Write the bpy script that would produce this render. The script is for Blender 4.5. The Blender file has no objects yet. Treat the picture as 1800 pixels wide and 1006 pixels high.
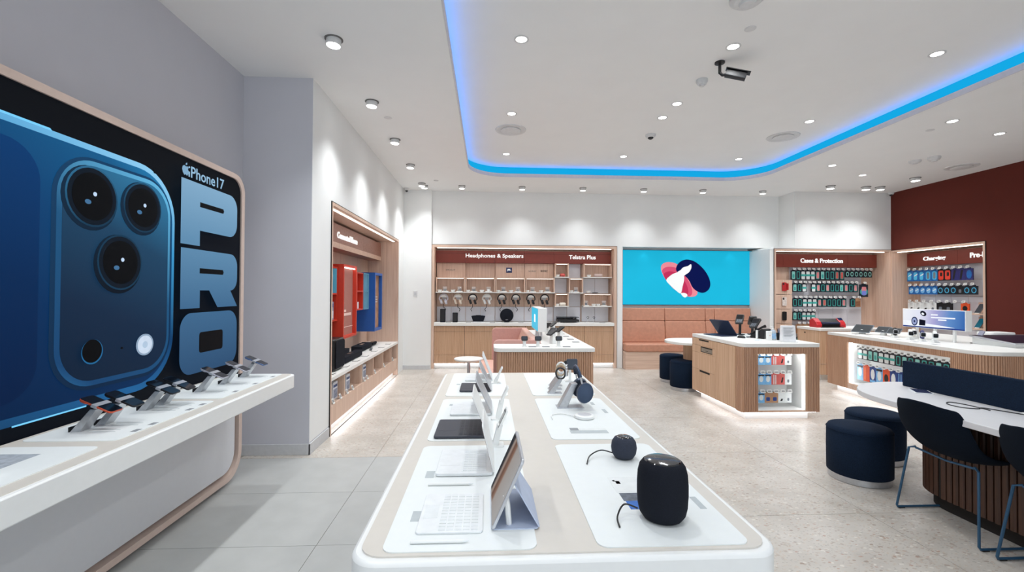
import bpy, bmesh, math, random
from mathutils import Vector, Matrix, Euler
random.seed(7)
PI = math.pi
R = math.radians
scene = bpy.context.scene
COL = scene.collection

# ------------------------------------------------------------------ camera, world, exposure
cam_d = bpy.data.cameras.new('camera')
cam_d.sensor_width = 36.0
cam_d.lens = 16.0                      # 800 px focal length on an 1800 px wide frame
cam_d.clip_start = 0.02
cam = bpy.data.objects.new('camera', cam_d)
COL.objects.link(cam)
_a, _b, _r = .05257, .01335, .0055     # yaw right, pitch up, roll
_f = Vector((math.sin(_a) * math.cos(_b), math.cos(_a) * math.cos(_b), math.sin(_b)))
_x = Vector((math.cos(_a), -math.sin(_a), 0)); _u = _x.cross(_f)
_x, _u = _x * math.cos(_r) + _u * math.sin(_r), -_x * math.sin(_r) + _u * math.cos(_r)
cam.matrix_world = Matrix(((_x.x, _u.x, -_f.x, 0), (_x.y, _u.y, -_f.y, 0), (_x.z, _u.z, -_f.z, 1.5), (0, 0, 0, 1)))
scene.camera = cam
world = bpy.data.worlds.new('world'); scene.world = world
world.use_nodes = True
world.node_tree.nodes['Background'].inputs[0].default_value = (0.86, 0.93, 1.0, 1)
world.node_tree.nodes['Background'].inputs[1].default_value = 0.85      # the mall concourse beyond the open shop front
vs = scene.view_settings
vs.view_transform = 'Standard'; vs.look = 'None'; vs.gamma = 1.0; vs.use_curve_mapping = False
vs.exposure = 0.75
DOWN_W = 42.0        # watts of a wall-washing downlight
TRAY_W = 44.0        # watts of a recessed downlight
COVE = 0.40          # cove strip emission

# ------------------------------------------------------------------ materials
def lin(h):
    if isinstance(h, str):
        h = [int(h[i:i + 2], 16) / 255 for i in (0, 2, 4)]
    return tuple(c / 12.92 if c <= .04045 else ((c + .055) / 1.055) ** 2.4 for c in h)
MATS = {}
def mat(name, color, rough=.5, metal=0., var=.04, scale=30., bump=0., emit=0., alpha=1., trans=0., coat=0., stretch=None):
    if name in MATS: return MATS[name]
    m = bpy.data.materials.new(name); m.use_nodes = True
    nt = m.node_tree; N = nt.nodes; Lk = nt.links
    p = N['Principled BSDF']
    c = lin(color)
    tc = N.new('ShaderNodeTexCoord'); mp = N.new('ShaderNodeMapping'); nz = N.new('ShaderNodeTexNoise')
    if stretch: mp.inputs['Scale'].default_value = stretch
    nz.inputs['Scale'].default_value = scale; nz.inputs['Detail'].default_value = 3
    Lk.new(tc.outputs['Object'], mp.inputs[0]); Lk.new(mp.outputs[0], nz.inputs['Vector'])
    rp = N.new('ShaderNodeValToRGB')
    rp.color_ramp.elements[0].position = .3; rp.color_ramp.elements[1].position = .7
    rp.color_ramp.elements[0].color = tuple(max(0, k * (1 - var)) for k in c) + (1,)
    rp.color_ramp.elements[1].color = tuple(min(1, k * (1 + var)) for k in c) + (1,)
    Lk.new(nz.outputs['Fac'], rp.inputs[0]); Lk.new(rp.outputs[0], p.inputs['Base Color'])
    p.inputs['Roughness'].default_value = rough; p.inputs['Metallic'].default_value = metal
    if coat: p.inputs['Coat Weight'].default_value = coat
    if emit:
        dk = N.new('ShaderNodeMix'); dk.data_type = 'RGBA'; dk.inputs[0].default_value = .7; dk.inputs[7].default_value = (.002, .002, .002, 1)
        Lk.new(rp.outputs[0], dk.inputs[6]); Lk.new(dk.outputs[2], p.inputs['Base Color']); p.inputs['Specular IOR Level'].default_value = .08
        Lk.new(rp.outputs[0], p.inputs['Emission Color']); p.inputs['Emission Strength'].default_value = emit
    if trans: p.inputs['Transmission Weight'].default_value = trans
    if alpha < 1: p.inputs['Alpha'].default_value = alpha
    if bump:
        b = N.new('ShaderNodeBump'); b.inputs['Strength'].default_value = bump; b.inputs['Distance'].default_value = .002
        Lk.new(nz.outputs['Fac'], b.inputs['Height']); Lk.new(b.outputs[0], p.inputs['Normal'])
    MATS[name] = m
    return m
def wood(name, dark, light, axis='z', rough=.5, scale=1.):
    """straight-grained timber veneer; grain runs along the given object axis"""
    if name in MATS: return MATS[name]
    m = bpy.data.materials.new(name); m.use_nodes = True
    nt = m.node_tree; N = nt.nodes; Lk = nt.links; p = N['Principled BSDF']
    g = N.new('ShaderNodeNewGeometry'); mp = N.new('ShaderNodeMapping')
    s = [38 * scale] * 3; s['xyz'.index(axis)] = 1.6 * scale
    mp.inputs['Scale'].default_value = s
    n1 = N.new('ShaderNodeTexNoise'); n1.inputs['Scale'].default_value = 1; n1.inputs['Detail'].default_value = 5; n1.inputs['Distortion'].default_value = .6
    Lk.new(g.outputs['Position'], mp.inputs[0]); Lk.new(mp.outputs[0], n1.inputs['Vector'])
    rp = N.new('ShaderNodeValToRGB')
    rp.color_ramp.elements[0].position = .3; rp.color_ramp.elements[1].position = .68
    rp.color_ramp.elements[0].color = lin(dark) + (1,); rp.color_ramp.elements[1].color = lin(light) + (1,)
    Lk.new(n1.outputs['Fac'], rp.inputs[0]); Lk.new(rp.outputs[0], p.inputs['Base Color'])
    p.inputs['Roughness'].default_value = rough
    MATS[name] = m
    return m
def terrazzo(name):
    m = bpy.data.materials.new(name); m.use_nodes = True
    nt = m.node_tree; N = nt.nodes; Lk = nt.links; p = N['Principled BSDF']
    g = N.new('ShaderNodeNewGeometry')
    last = N.new('ShaderNodeTexNoise'); last.inputs['Scale'].default_value = 3.5; last.inputs['Detail'].default_value = 6
    Lk.new(g.outputs['Position'], last.inputs['Vector'])
    base = N.new('ShaderNodeValToRGB')
    base.color_ramp.elements[0].position = .3; base.color_ramp.elements[1].position = .7
    base.color_ramp.elements[0].color = lin('B6AFA6') + (1,); base.color_ramp.elements[1].color = lin('CBC5BD') + (1,)
    Lk.new(last.outputs['Fac'], base.inputs[0]); col = base.outputs[0]
    for sc, thr, dens, c in ((24, .20, .70, 'DBD6CC'), (32, .22, .74, 'A39080'), (48, .25, .72, 'BEAB98'), (19, .17, .86, '8A7464'), (66, .26, .78, '9A968E'), (30, .2, .9, 'A87C66')):
        wp = N.new('ShaderNodeTexNoise'); wp.inputs['Scale'].default_value = sc * 1.3
        mx0 = N.new('ShaderNodeMix'); mx0.data_type = 'VECTOR'; mx0.inputs[0].default_value = .02
        Lk.new(g.outputs['Position'], wp.inputs['Vector']); Lk.new(g.outputs['Position'], mx0.inputs[4]); Lk.new(wp.outputs['Color'], mx0.inputs[5])
        mp = N.new('ShaderNodeMapping'); mp.inputs['Rotation'].default_value = (0, 0, sc * .37); mp.inputs['Scale'].default_value = (1, 1.7, 0.001); mp.inputs['Location'].default_value = (sc, sc * 2.1, 0)
        Lk.new(mx0.outputs[1], mp.inputs[0])
        v = N.new('ShaderNodeTexVoronoi'); v.inputs['Scale'].default_value = sc; v.inputs['Randomness'].default_value = 1
        Lk.new(mp.outputs[0], v.inputs['Vector'])
        lt = N.new('ShaderNodeMath'); lt.operation = 'LESS_THAN'; lt.inputs[1].default_value = thr * 1.5
        Lk.new(v.outputs['Distance'], lt.inputs[0])
        sp = N.new('ShaderNodeSeparateColor'); Lk.new(v.outputs['Color'], sp.inputs[0])
        gt = N.new('ShaderNodeMath'); gt.operation = 'GREATER_THAN'; gt.inputs[1].default_value = dens
        Lk.new(sp.outputs[0], gt.inputs[0])
        mu = N.new('ShaderNodeMath'); mu.operation = 'MULTIPLY'; Lk.new(lt.outputs[0], mu.inputs[0]); Lk.new(gt.outputs[0], mu.inputs[1])
        m2 = N.new('ShaderNodeMath'); m2.operation = 'MULTIPLY'; m2.inputs[1].default_value = .62; Lk.new(mu.outputs[0], m2.inputs[0])
        mx = N.new('ShaderNodeMix'); mx.data_type = 'RGBA'
        Lk.new(m2.outputs[0], mx.inputs[0]); Lk.new(col, mx.inputs[6]); mx.inputs[7].default_value = lin(c) + (1,)
        col = mx.outputs[2]
    Lk.new(col, p.inputs['Base Color'])
    p.inputs['Roughness'].default_value = .33; p.inputs['Specular IOR Level'].default_value = .4
    return m
def glow(name, color, strength):
    if name in MATS: return MATS[name]
    m = bpy.data.materials.new(name); m.use_nodes = True
    nt = m.node_tree; nt.nodes.remove(nt.nodes['Principled BSDF'])
    e = nt.nodes.new('ShaderNodeEmission'); e.inputs[0].default_value = lin(color) + (1,); e.inputs[1].default_value = strength
    nt.links.new(e.outputs[0], nt.nodes['Material Output'].inputs[0])
    MATS[name] = m
    return m

WALLP = mat('wall_paint', 'EBECEB', .75, var=.01, scale=4)
WALLG = mat('wall_paint_grey', 'C6C6CD', .75, var=.01, scale=4)
CEILP = mat('ceiling_paint', 'F0F0EF', .8, var=.01, scale=3)
REDW = mat('wall_paint_rust', '5C1D10', .9, var=.03, scale=5)
REDS = mat('sign_panel_rust', '7E3529', .5, var=.05, scale=12)
OAK = wood('oak_veneer', 'CBAA95', 'DEC2AF')
OAKX = wood('oak_veneer_horizontal', 'CBAA95', 'DEC2AF', 'x')
OAKD = wood('oak_cabinet', 'C39C7C', 'D8B698')
OAKS = wood('oak_slats', 'B0866A', 'C49C80', scale=1.6)
WALN = wood('walnut_slats', '3E2619', '553626', scale=1.6)
WHITE = mat('white_laminate', 'EDEEEC', .35, var=.01)
SOLID = mat('white_solid_surface', 'E9E8E4', .4, var=.015)
BEIGE = mat('beige_laminate', 'D4CEC5', .45, var=.015)
MATW = mat('white_display_mat', 'E9EDEC', .5, var=.008)
BLACK = mat('black_plastic', '141518', .4, var=.1)
BLACKM = mat('black_matt_fabric', '1A1D25', .85, var=.2, scale=400, bump=.2)
DARK = mat('dark_gap', '1C1714', .8)
NAVY = mat('navy_felt', '142235', .95, var=.25, scale=160, bump=.25)
NAVYD = mat('navy_chair_felt', '0C1521', .95, var=.25, scale=200, bump=.2)
for _m in (NAVY, NAVYD, BLACKM): _m.node_tree.nodes['Principled BSDF'].inputs['Specular IOR Level'].default_value = .15
BLUEM = mat('blue_steel_tube', '2E5675', .4, .3)
STEEL = mat('brushed_steel', 'C4C6CA', .32, .9, var=.06, scale=60)
ALU = mat('silver_aluminium', 'C9CBD0', .35, .7)
LEATH = mat('tan_leather', 'C48C73', .5, var=.08, scale=18, bump=.05)
PINK = mat('dusty_pink_vinyl', 'C99A90', .6, var=.04)
PINKL = mat('pale_pink_vinyl', 'DDB0A0', .6, var=.03)
COPPER = mat('rose_metal_frame', 'D2BCB0', .45, .1, var=.03)
GREYP = mat('pale_grey_panel', 'CFCFD2', .35, var=.01)
GTILE = mat('grey_floor_tile', 'B3B4B2', .5, var=.05, scale=5)
LEDW = glow('white_led', 'FFFDF8', 9.0)
LEDN = glow('niche_led', 'FFF8F0', 4.0)
SCREEN_OFF = mat('black_glass', '0B0D14', .08, var=.02, coat=.3)
TAG = mat('price_ticket', 'E4E4E0', .6, var=.02)
TAGINK = mat('price_ticket_ink', '8C8C8C', .6)
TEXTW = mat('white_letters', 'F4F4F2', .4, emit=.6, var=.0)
ACR = mat('clear_acrylic', 'F4F6F8', .05, alpha=.22)
WTILE = mat('white_slat_panel', 'DCDCE2', .4, var=.01)

# ------------------------------------------------------------------ mesh helpers
class MB:
    """collects shapes; out() links them as ONE mesh object"""
    def __init__(s): s.v = []; s.f = []
    def add(s, v, f):
        n = len(s.v); s.v += [tuple(p) for p in v]; s.f += [tuple(i + n for i in q) for q in f]; return s
    def box(s, x0, x1, y0, y1, z0, z1):
        v = [(x, y, z) for x in (x0, x1) for y in (y0, y1) for z in (z0, z1)]
        return s.add(v, [(0, 1, 3, 2), (4, 6, 7, 5), (0, 4, 5, 1), (2, 3, 7, 6), (0, 2, 6, 4), (1, 5, 7, 3)])
    def prism(s, pts, lo, hi, axis='z'):
        n = len(pts)
        def P(a, b, h): return (a, b, h) if axis == 'z' else ((a, h, b) if axis == 'y' else (h, a, b))
        v = [P(a, b, lo) for a, b in pts] + [P(a, b, hi) for a, b in pts]
        f = [tuple(range(n - 1, -1, -1)), tuple(range(n, 2 * n))] + [(i, (i + 1) % n, n + (i + 1) % n, n + i) for i in range(n)]
        return s.add(v, f)
    def lathe(s, prof, n=24, c=(0, 0, 0), axis='z', sx=1., sy=1.):
        v = []; f = []
        for r, h in prof:
            for k in range(n):
                a = 2 * PI * k / n; p, q = r * math.cos(a) * sx, r * math.sin(a) * sy
                v.append((c[0] + p, c[1] + q, c[2] + h) if axis == 'z' else ((c[0] + p, c[1] + h, c[2] + q) if axis == 'y' else (c[0] + h, c[1] + p, c[2] + q)))
        for i in range(len(prof) - 1):
            for k in range(n):
                f.append((i * n + k, i * n + (k + 1) % n, (i + 1) * n + (k + 1) % n, (i + 1) * n + k))
        f.append(tuple(range(n - 1, -1, -1))); m = (len(prof) - 1) * n; f.append(tuple(range(m, m + n)))
        return s.add(v, f)
    def cyl(s, c, r, h, n=20, axis='z'): return s.lathe([(r, 0), (r, h)], n, c, axis)
    def tube(s, path, r, n=8, closed=False):
        P = [Vector(p) for p in path]; m = len(P); v = []; f = []
        up = None
        for i in range(m):
            if closed: t = P[(i + 1) % m] - P[i - 1]
            else: t = P[min(i + 1, m - 1)] - P[max(i - 1, 0)]
            t.normalize()
            if up is None:
                up = Vector((0, 0, 1)) if abs(t.z) < .9 else Vector((1, 0, 0))
            a = t.cross(up)
            if a.length < 1e-5: a = t.cross(Vector((0, 1, 0)))
            a.normalize(); b = a.cross(t); up = b
            rr = r[i] if isinstance(r, (list, tuple)) else r
            for k in range(n):
                q = 2 * PI * k / n; v.append(P[i] + a * rr * math.cos(q) + b * rr * math.sin(q))
        for i in range(m if closed else m - 1):
            j = (i + 1) % m
            for k in range(n): f.append((i * n + k, i * n + (k + 1) % n, j * n + (k + 1) % n, j * n + k))
        if not closed: f += [tuple(range(n - 1, -1, -1)), tuple(range((m - 1) * n, m * n))]
        return s.add(v, f)
    def xf(s, M):
        s.v = [tuple(M @ Vector(p)) for p in s.v]; return s
    def mesh(s, name, m, smooth=False):
        me = bpy.data.meshes.new(name); me.from_pydata(s.v, [], s.f)
        bm = bmesh.new(); bm.from_mesh(me); bmesh.ops.recalc_face_normals(bm, faces=bm.faces); bm.to_mesh(me); bm.free()
        me.materials.append(m)
        if smooth:
            me.polygons.foreach_set('use_smooth', [True] * len(me.polygons))
            me.set_sharp_from_angle(angle=R(smooth if smooth is not True else 40))
        me.update()
        return me
    def out(s, name, m, parent=None, smooth=False, bev=0, loc=None, rot=None):
        return put(name, s.mesh(name, m, smooth), parent, loc, rot, bev)
def put(name, me, parent=None, loc=None, rot=None, bev=0):
    o = bpy.data.objects.new(name, me); COL.objects.link(o)
    if parent: o.parent = parent
    if loc: o.location = loc
    if rot: o.rotation_euler = rot
    if bev:
        b = o.modifiers.new('bevel', 'BEVEL'); b.width = bev; b.segments = 2; b.limit_method = 'ANGLE'; b.angle_limit = R(50)
    return o
def tag(o, label, cat, group=None, kind=None):
    o['label'] = label; o['category'] = cat
    if group: o['group'] = group
    if kind: o['kind'] = kind
    return o
def thing(name, label, cat, loc=(0, 0, 0), rz=0, group=None):
    o = bpy.data.objects.new(name, None); COL.objects.link(o)
    o.location = loc; o.rotation_euler = (0, 0, rz); o.empty_display_size = .05
    return tag(o, label, cat, group)
def struct(o): o['kind'] = 'structure'; return o
def rrect(x0, x1, y0, y1, r, n=6):
    p = []
    rs = r if isinstance(r, (list, tuple)) else [r] * 4      # corners: x0y0, x1y0, x1y1, x0y1
    for (cx, cy, a0), q in zip(((x0, y0, PI), (x1, y0, 1.5 * PI), (x1, y1, 0), (x0, y1, .5 * PI)), rs):
        if q < 1e-6: p.append((cx, cy)); continue
        ox = cx + q if cx == x0 else cx - q; oy = cy + q if cy == y0 else cy - q
        for k in range(n + 1):
            a = a0 + .5 * PI * k / n; p.append((ox + q * math.cos(a), oy + q * math.sin(a)))
    return p
def ell(cx, cy, rx, ry, n=28, a0=0.):
    c, s = math.cos(a0), math.sin(a0)
    return [(cx + rx * math.cos(t) * c - ry * math.sin(t) * s, cy + rx * math.cos(t) * s + ry * math.sin(t) * c) for t in [2 * PI * k / n for k in range(n)]]
CACHE = {}
def cached(key, fn):
    if key not in CACHE: CACHE[key] = fn()
    return CACHE[key]
def text_mesh(name, body, w, h, m, depth=.004, bold=.0, z=0):
    """lettering lying in the local xz plane, facing -y, fitted to w x h, lower left corner at the origin"""
    cu = bpy.data.curves.new(name, 'FONT'); cu.body = body; cu.size = 1; cu.offset = bold; cu.extrude = 0; cu.resolution_u = 3
    o = bpy.data.objects.new('tmp', cu); COL.objects.link(o)
    dg = bpy.context.evaluated_depsgraph_get(); me0 = bpy.data.meshes.new_from_object(o.evaluated_get(dg))
    bpy.data.objects.remove(o)
    bm = bmesh.new(); bm.from_mesh(me0)
    xs = [v.co.x for v in bm.verts]; ys = [v.co.y for v in bm.verts]
    x0, x1, y0, y1 = min(xs), max(xs), min(ys), max(ys)
    for v in bm.verts: v.co = Vector(((v.co.x - x0) / (x1 - x0) * w, 0, (v.co.y - y0) / (y1 - y0) * h))
    r = bmesh.ops.extrude_face_region(bm, geom=bm.faces[:])
    for e in r['geom']:
        if isinstance(e, bmesh.types.BMVert): e.co.y -= depth
    bmesh.ops.recalc_face_normals(bm, faces=bm.faces)
    me = bpy.data.meshes.new(name); bm.to_mesh(me); bm.free(); me.materials.append(m)
    bpy.data.meshes.remove(me0)
    return me
ORD = ['first', 'second', 'third', 'fourth', 'fifth', 'sixth', 'seventh', 'eighth', 'ninth', 'tenth', 'eleventh', 'twelfth', 'thirteenth', 'fourteenth', 'fifteenth', 'sixteenth', 'seventeenth', 'eighteenth', 'nineteenth', 'twentieth']

# ================================================================== THE SETTING
CZ = 3.47                                  # ceiling height
TZ = 3.65                                  # raised ceiling tray
# floor slab with its tiles
fl = struct(MB().box(-2.4, 8.7, -2.0, 9.6, -.15, -.004).out('floor', mat('floor_grout', 'A8A298', .8)))
TERR = terrazzo('terrazzo')
def tile_mesh(w, d, m): return cached(('tile', w, d, m.name), lambda: MB().box(0, w - .003, 0, d - .003, -.004, 0).mesh('tile', m))
for i in range(9):
    for j in range(9):
        x = -2.2 + 1.2 * i; y = -1.8 + 1.2 * j
        if x < .1 and y < 4.1: continue
        put('terrazzo_tile', tile_mesh(1.2, 1.2, TERR), fl, (x, y, 0))
for i in range(2):
    for j in range(8):
        put('stone_tile', tile_mesh(1.2, .72, GTILE), fl, (-2.2 + 1.2 * i, 4.2 - .72 * (j + 1), 0))
# walls
struct(MB().box(-2.45, -2.25, -2, 4.28, 0, CZ + .3).out('wall_left', WALLG))
b = MB(); b.box(-2.45, -1.63, 4.28, 4.80, 0, CZ + .05)
pier = struct(b.out('wall_left_pier', WALLG))
b = MB(); b.box(-2.45, -1.63, 4.80, 8.33, 2.43, CZ + .05); b.box(-2.45, -1.63, 8.33, 9.3, 0, CZ + .05); b.box(-2.45, -2.22, 4.80, 8.33, 0, 2.43)
b.box(-1.632, -1.628, 4.284, 4.795, 0.11, CZ)
struct(b.out('wall_left_niche', WALLP))
b = MB()
b.box(-1.63, -1.10, 8.87, 9.6, 0, CZ + .05)                 # corner column
b.box(-1.10, 5.95, 8.95, 9.6, 2.42, CZ + .05)               # above the niches
b.box(2.56, 2.68, 8.95, 9.6, 0, 2.42)
b.box(-1.10, 2.56, 9.36, 9.6, 0, 2.42)
b.box(2.68, 5.40, 9.20, 9.6, 0, 2.42)
struct(b.out('wall_back', WALLP))
b = MB()
b.box(5.40, 5.48, 8.46, 9.6, 0, 2.36); b.box(5.48, 5.90, 8.46, 9.6, 2.36, 2.40)
b.box(5.90, 7.84, 8.46, 9.6, 2.36, CZ + .05); b.box(5.48, 7.84, 8.88, 9.6, 0, 2.36)
struct(b.out('wall_back_bay', WALLP))
b = MB()
b.box(7.84, 8.7, -2, 6.77, 0, CZ + .05); b.box(7.84, 8.7, 6.77, 9.6, 2.345, CZ + .05); b.box(8.26, 8.7, 6.77, 9.6, 0, 2.345)
b.box(7.84, 8.26, 8.46, 9.6, 0, 2.345)
struct(b.out('wall_right', REDW))
SKIRT = mat('skirting_paint', 'C6C7C9', .6)
struct(MB().box(-2.25, -1.618, 4.268, 4.28, 0, .10).box(-1.63, -1.618, 4.268, 4.78, 0, .10).out('baseboard_left', SKIRT, bev=.002))
struct(MB().box(-1.63, -1.10, 8.858, 8.87, 0, .08).out('baseboard_back', SKIRT, bev=.002))

# ceiling: lower perimeter with a rounded opening, raised tray above it
TX0, TX1, TY, TR = -.33, 4.66, 7.75, .62
def tray_path(off):
    x0, x1, y1, r = TX0 - off, TX1 + off, TY + off, TR + off
    p = [(x0, -2.0)]
    for k in range(13):
        a = PI - .5 * PI * k / 12; p.append((x0 + r + r * math.cos(a), y1 - r + r * math.sin(a)))
    for k in range(13):
        a = .5 * PI - .5 * PI * k / 12; p.append((x1 - r + r * math.cos(a), y1 - r + r * math.sin(a)))
    p.append((x1, -2.0))
    return p
poly = [(-2.45, -2.0)] + tray_path(0) + [(8.7, -2.0), (8.7, 9.6), (-2.45, 9.6)]
clg = struct(MB().prism(poly, CZ, CZ + .045).out('ceiling', CEILP))
struct(MB().box(-2.45, 8.7, -2.0, 9.6, TZ, TZ + .1).out('ceiling_tray', CEILP))
# blue light strip that runs round the opening of the tray
def wall_strip(off, z0, z1, t):
    a, c = tray_path(off), tray_path(off + t); n = len(a); v = []; f = []
    for P in (a, c):
        for z in (z0, z1): v += [(x, y, z) for x, y in P]
    for i in range(n - 1):
        for p, q in ((0, 1), (2, 3), (0, 2), (1, 3)):
            f.append((p * n + i, p * n + i + 1, q * n + i + 1, q * n + i))
    return MB().add(v, f)
cv = thing('cove_light', 'blue light strip running round the edge of the raised ceiling', 'cove light', (2, 5, CZ + .05))
wall_strip(.055, CZ + .046, TZ, .03).xf(Matrix.Translation((-2, -5, -CZ - .05))).out('light_diffuser', glow('cove_blue', '14A4DE', COVE * 1.6), cv)
wall_strip(.02, CZ + .0455, CZ + .05, .02).xf(Matrix.Translation((-2, -5, -CZ - .05))).out('led_tape', glow('cove_tape', '3A7DFF', 6.0), cv)
wall_strip(-.013, CZ - .003, CZ + .056, .012).xf(Matrix.Translation((-2, -5, -CZ - .05))).out('edge_trim', mat('trim_white', 'D6D5DC', .6), cv)

# ------------------------------------------------------------------ ceiling fittings
def spot(parent, w, z, size=105, blend=.75, tilt=(0, 0)):
    l = bpy.data.lights.new('spot', 'SPOT'); l.energy = w; l.spot_size = R(size); l.spot_blend = blend; l.shadow_soft_size = .06
    l.color = (.95, .98, 1.0)
    o = bpy.data.objects.new('spot', l); COL.objects.link(o); o.parent = parent; o.location = (0, 0, z); o.rotation_euler = (R(tilt[0]), R(tilt[1]), 0)
    return o
WHITEM = mat('white_fitting', 'D8D8D8', .5)
def surf_light(x, y, label, group, s=1., tilt=(0, 0), w=None):
    t = thing('surface_downlight', label, 'downlight', (x, y, CZ), 0, group)
    put('ceiling_ring', cached(('dlr', s), lambda: MB().lathe([(.05 * s, 0), (.066 * s, 0), (.066 * s, -.006), (.05 * s, -.006)], 24).mesh('ceiling_ring', mat('dark_ring', '6C6A68', .5))), t)
    r = (R(tilt[0]) * .35, R(tilt[1]) * .35, 0)
    put('housing', cached(('dlh', s), lambda: MB().lathe([(.052 * s, .01), (.056 * s, -.05), (.05 * s, -.052)], 24).mesh('housing', WHITEM, 50)), t, (0, 0, 0), r)
    put('lens', cached(('dll', s), lambda: MB().lathe([(.049 * s, -.0525), (.045 * s, -.056)], 24).mesh('lens', LEDW)), t, (0, 0, 0), r)
    spot(t, w or DOWN_W, -.075, 100, 1., (tilt[0] * .3, tilt[1] * .3))
def recess_light(x, y, z, label, group, w=None):
    t = thing('recessed_downlight', label, 'downlight', (x, y, z), 0, group)
    put('trim_ring', cached('rlr', lambda: MB().lathe([(.045, .004), (.062, .001), (.064, -.004), (.05, -.006), (.045, -.002)], 24).mesh('trim_ring', WHITEM, 50)), t)
    put('lens', cached('rll', lambda: MB().lathe([(.046, -.003), (.03, -.0035)], 24).mesh('lens', LEDW)), t)
    spot(t, w or TRAY_W, -.03, 150, 1.)
for i, y in enumerate((3.598, 4.768, 5.944, 7.117, 8.33)):
    surf_light(-1.215, y, ('nearest', 'second nearest', 'third', 'fourth', 'farthest')[i] + ' downlight of the row along the left wall', 'downlights along the left wall', 1.05, (0, 9))
for i, y in enumerate((2.43, 1.26, .09)):
    surf_light(-1.215, y, ('first', 'second', 'third')[i] + ' downlight of the left row on the camera side of the visible ones', 'downlights along the left wall', 1.05, (0, 0), DOWN_W * .75)
surf_light(-1.19, 8.50, 'downlight in the left corner just behind the end of the left row', 'downlights along the back wall', 1., (9, 0), 25)
for i, x in enumerate((-.497, .625, 1.774, 2.939, 4.09, 5.268)):
    surf_light(x, 8.47, ORD[i] + ' downlight from the left corner in the row along the back wall', 'downlights along the back wall', 1., (9, 0), DOWN_W * (.65 if i else .4))
for i, (x, y) in enumerate(((6.234, 7.967), (6.928, 7.99), (7.195, 7.985), (7.209, 7.307))):
    surf_light(x, y, ('large downlight above the cases sign', 'left of the paired downlights in the right back corner', 'right of the paired downlights in the right back corner', 'large downlight in front of the rust wall')[i], 'downlights in the right back corner', 1.2, (9, 0) if i in (0, 1) else (0, -6), DOWN_W * .7)
rows = ('nearest', 'middle', 'far'); cols = ('left', 'centre', 'right')
for j, y in enumerate((3.83, 5.445, 7.05)):
    for i, x in enumerate((.27, 2.12, 3.99)):
        recess_light(x, y, TZ, f'recessed downlight, {cols[i]} one of the {rows[j]} row in the raised ceiling', 'recessed downlights in the raised ceiling', TRAY_W * (.5 if (i, j) == (2, 0) else 1.))
for j, y in enumerate((2.215, .6)):
    for i, x in enumerate((.27, 2.12, 3.99)):
        if i == 2: continue
        recess_light(x, y, TZ, f'recessed downlight, {cols[i]} one of row {("before", "two before")[j]} the nearest visible row', 'recessed downlights behind the view', TRAY_W * (.6 if i == 0 else .25))
for i, (x, y) in enumerate(((5.254, 4.874), (6.23, 5.216), (5.261, 6.688), (6.182, 7.198))):
    recess_light(x, y, CZ, ('recessed downlight nearest the blue strip on the right', 'rightmost recessed downlight near the rust wall', 'small recessed downlight right of the blue strip, above the showcase island', 'small recessed downlight between the island and the cases wall')[i], 'recessed downlights on the right')
recess_light(2.129, 5.033, TZ, 'small extra recessed light just before the centre of the middle row', None, 10)
def vent(x, y, z, label):
    t = thing('air_diffuser', label, 'air vent', (x, y, z), 0, 'round ceiling air vents')
    MB().lathe([(.14, .002), (.205, 0), (.2, -.01), (.155, -.012), (.14, -.004)], 40).out('outer_ring', WHITEM, t, 50)
    MB().lathe([(.14, -.001), (.135, -.003)], 40).out('dark_slot', mat('vent_slot', '3A3B3D', .8), t)
    MB().lathe([(.128, -.004), (.132, -.018), (.12, -.024)], 40).out('centre_disc', WHITEM, t, 50)
vent(.287, 5.99, TZ, 'round air vent on the left of the raised ceiling')
vent(4.02, 6.0, TZ, 'round air vent on the right of the raised ceiling')
vent(7.264, 6.606, CZ, 'round air vent beside the rust wall')
def puck(x, y, z, r, h, label, name='smoke_detector', cat='detector', dark=False):
    t = thing(name, label, cat, (x, y, z))
    MB().lathe([(r, 0), (r, -h * .5), (r * .75, -h)], 24).out('base', WHITEM, t, 40)
    if dark: MB().lathe([(r * .55, -h * .9), (r * .5, -h * 1.3), (r * .25, -h * 1.6)], 20).out('lens_dome', BLACK, t, True)
    else: MB().lathe([(r * .5, -h), (r * .42, -h * 1.35)], 20).out('cap', WHITEM, t, 40)
puck(2.193, 6.05, TZ, .07, .04, 'white dome camera with dark lens in the middle of the raised ceiling', 'dome_camera', 'camera', True)
puck(2.139, 4.45, TZ, .055, .05, 'white smoke detector just left of the black ceiling camera')
puck(6.28, 6.372, CZ, .075, .035, 'left of two white smoke detectors near the rust wall')
puck(6.369, 6.168, CZ, .075, .05, 'right of two white smoke detectors near the rust wall')
puck(-1.56, 8.74, CZ, .05, .045, 'white dome camera with dark lens in the left back corner', 'dome_camera', 'camera', True)
puck(7.77, 8.38, CZ, .05, .045, 'white dome camera with dark lens in the right back corner', 'dome_camera', 'camera', True)
puck(1.86, 3.17, TZ, .12, .05, 'large white round ceiling speaker cut by the top edge of the picture', 'ceiling_speaker', 'speaker')
for i, (x, y, z) in enumerate(((-1.145, 5.201, CZ), (2.113, 3.56, TZ), (5.28, 5.16, CZ), (-.93, 8.1, CZ))):
    t = thing('sprinkler_plate', ('flat white sprinkler plate beside the left row of downlights', 'flat white sprinkler plate above the black camera', 'flat white sprinkler plate right of the blue strip', 'flat white sprinkler plate near the left back corner')[i], 'sprinkler', (x, y, z), 0, 'sprinkler plates')
    MB().lathe([(.04, 0), (.04, -.004), (.034, -.006)], 24).out('cover', WHITEM, t)
    MB().lathe([(.045, 0), (.045, -.002), (.041, -.002)], 24).out('rim', WHITEM, t)
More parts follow.
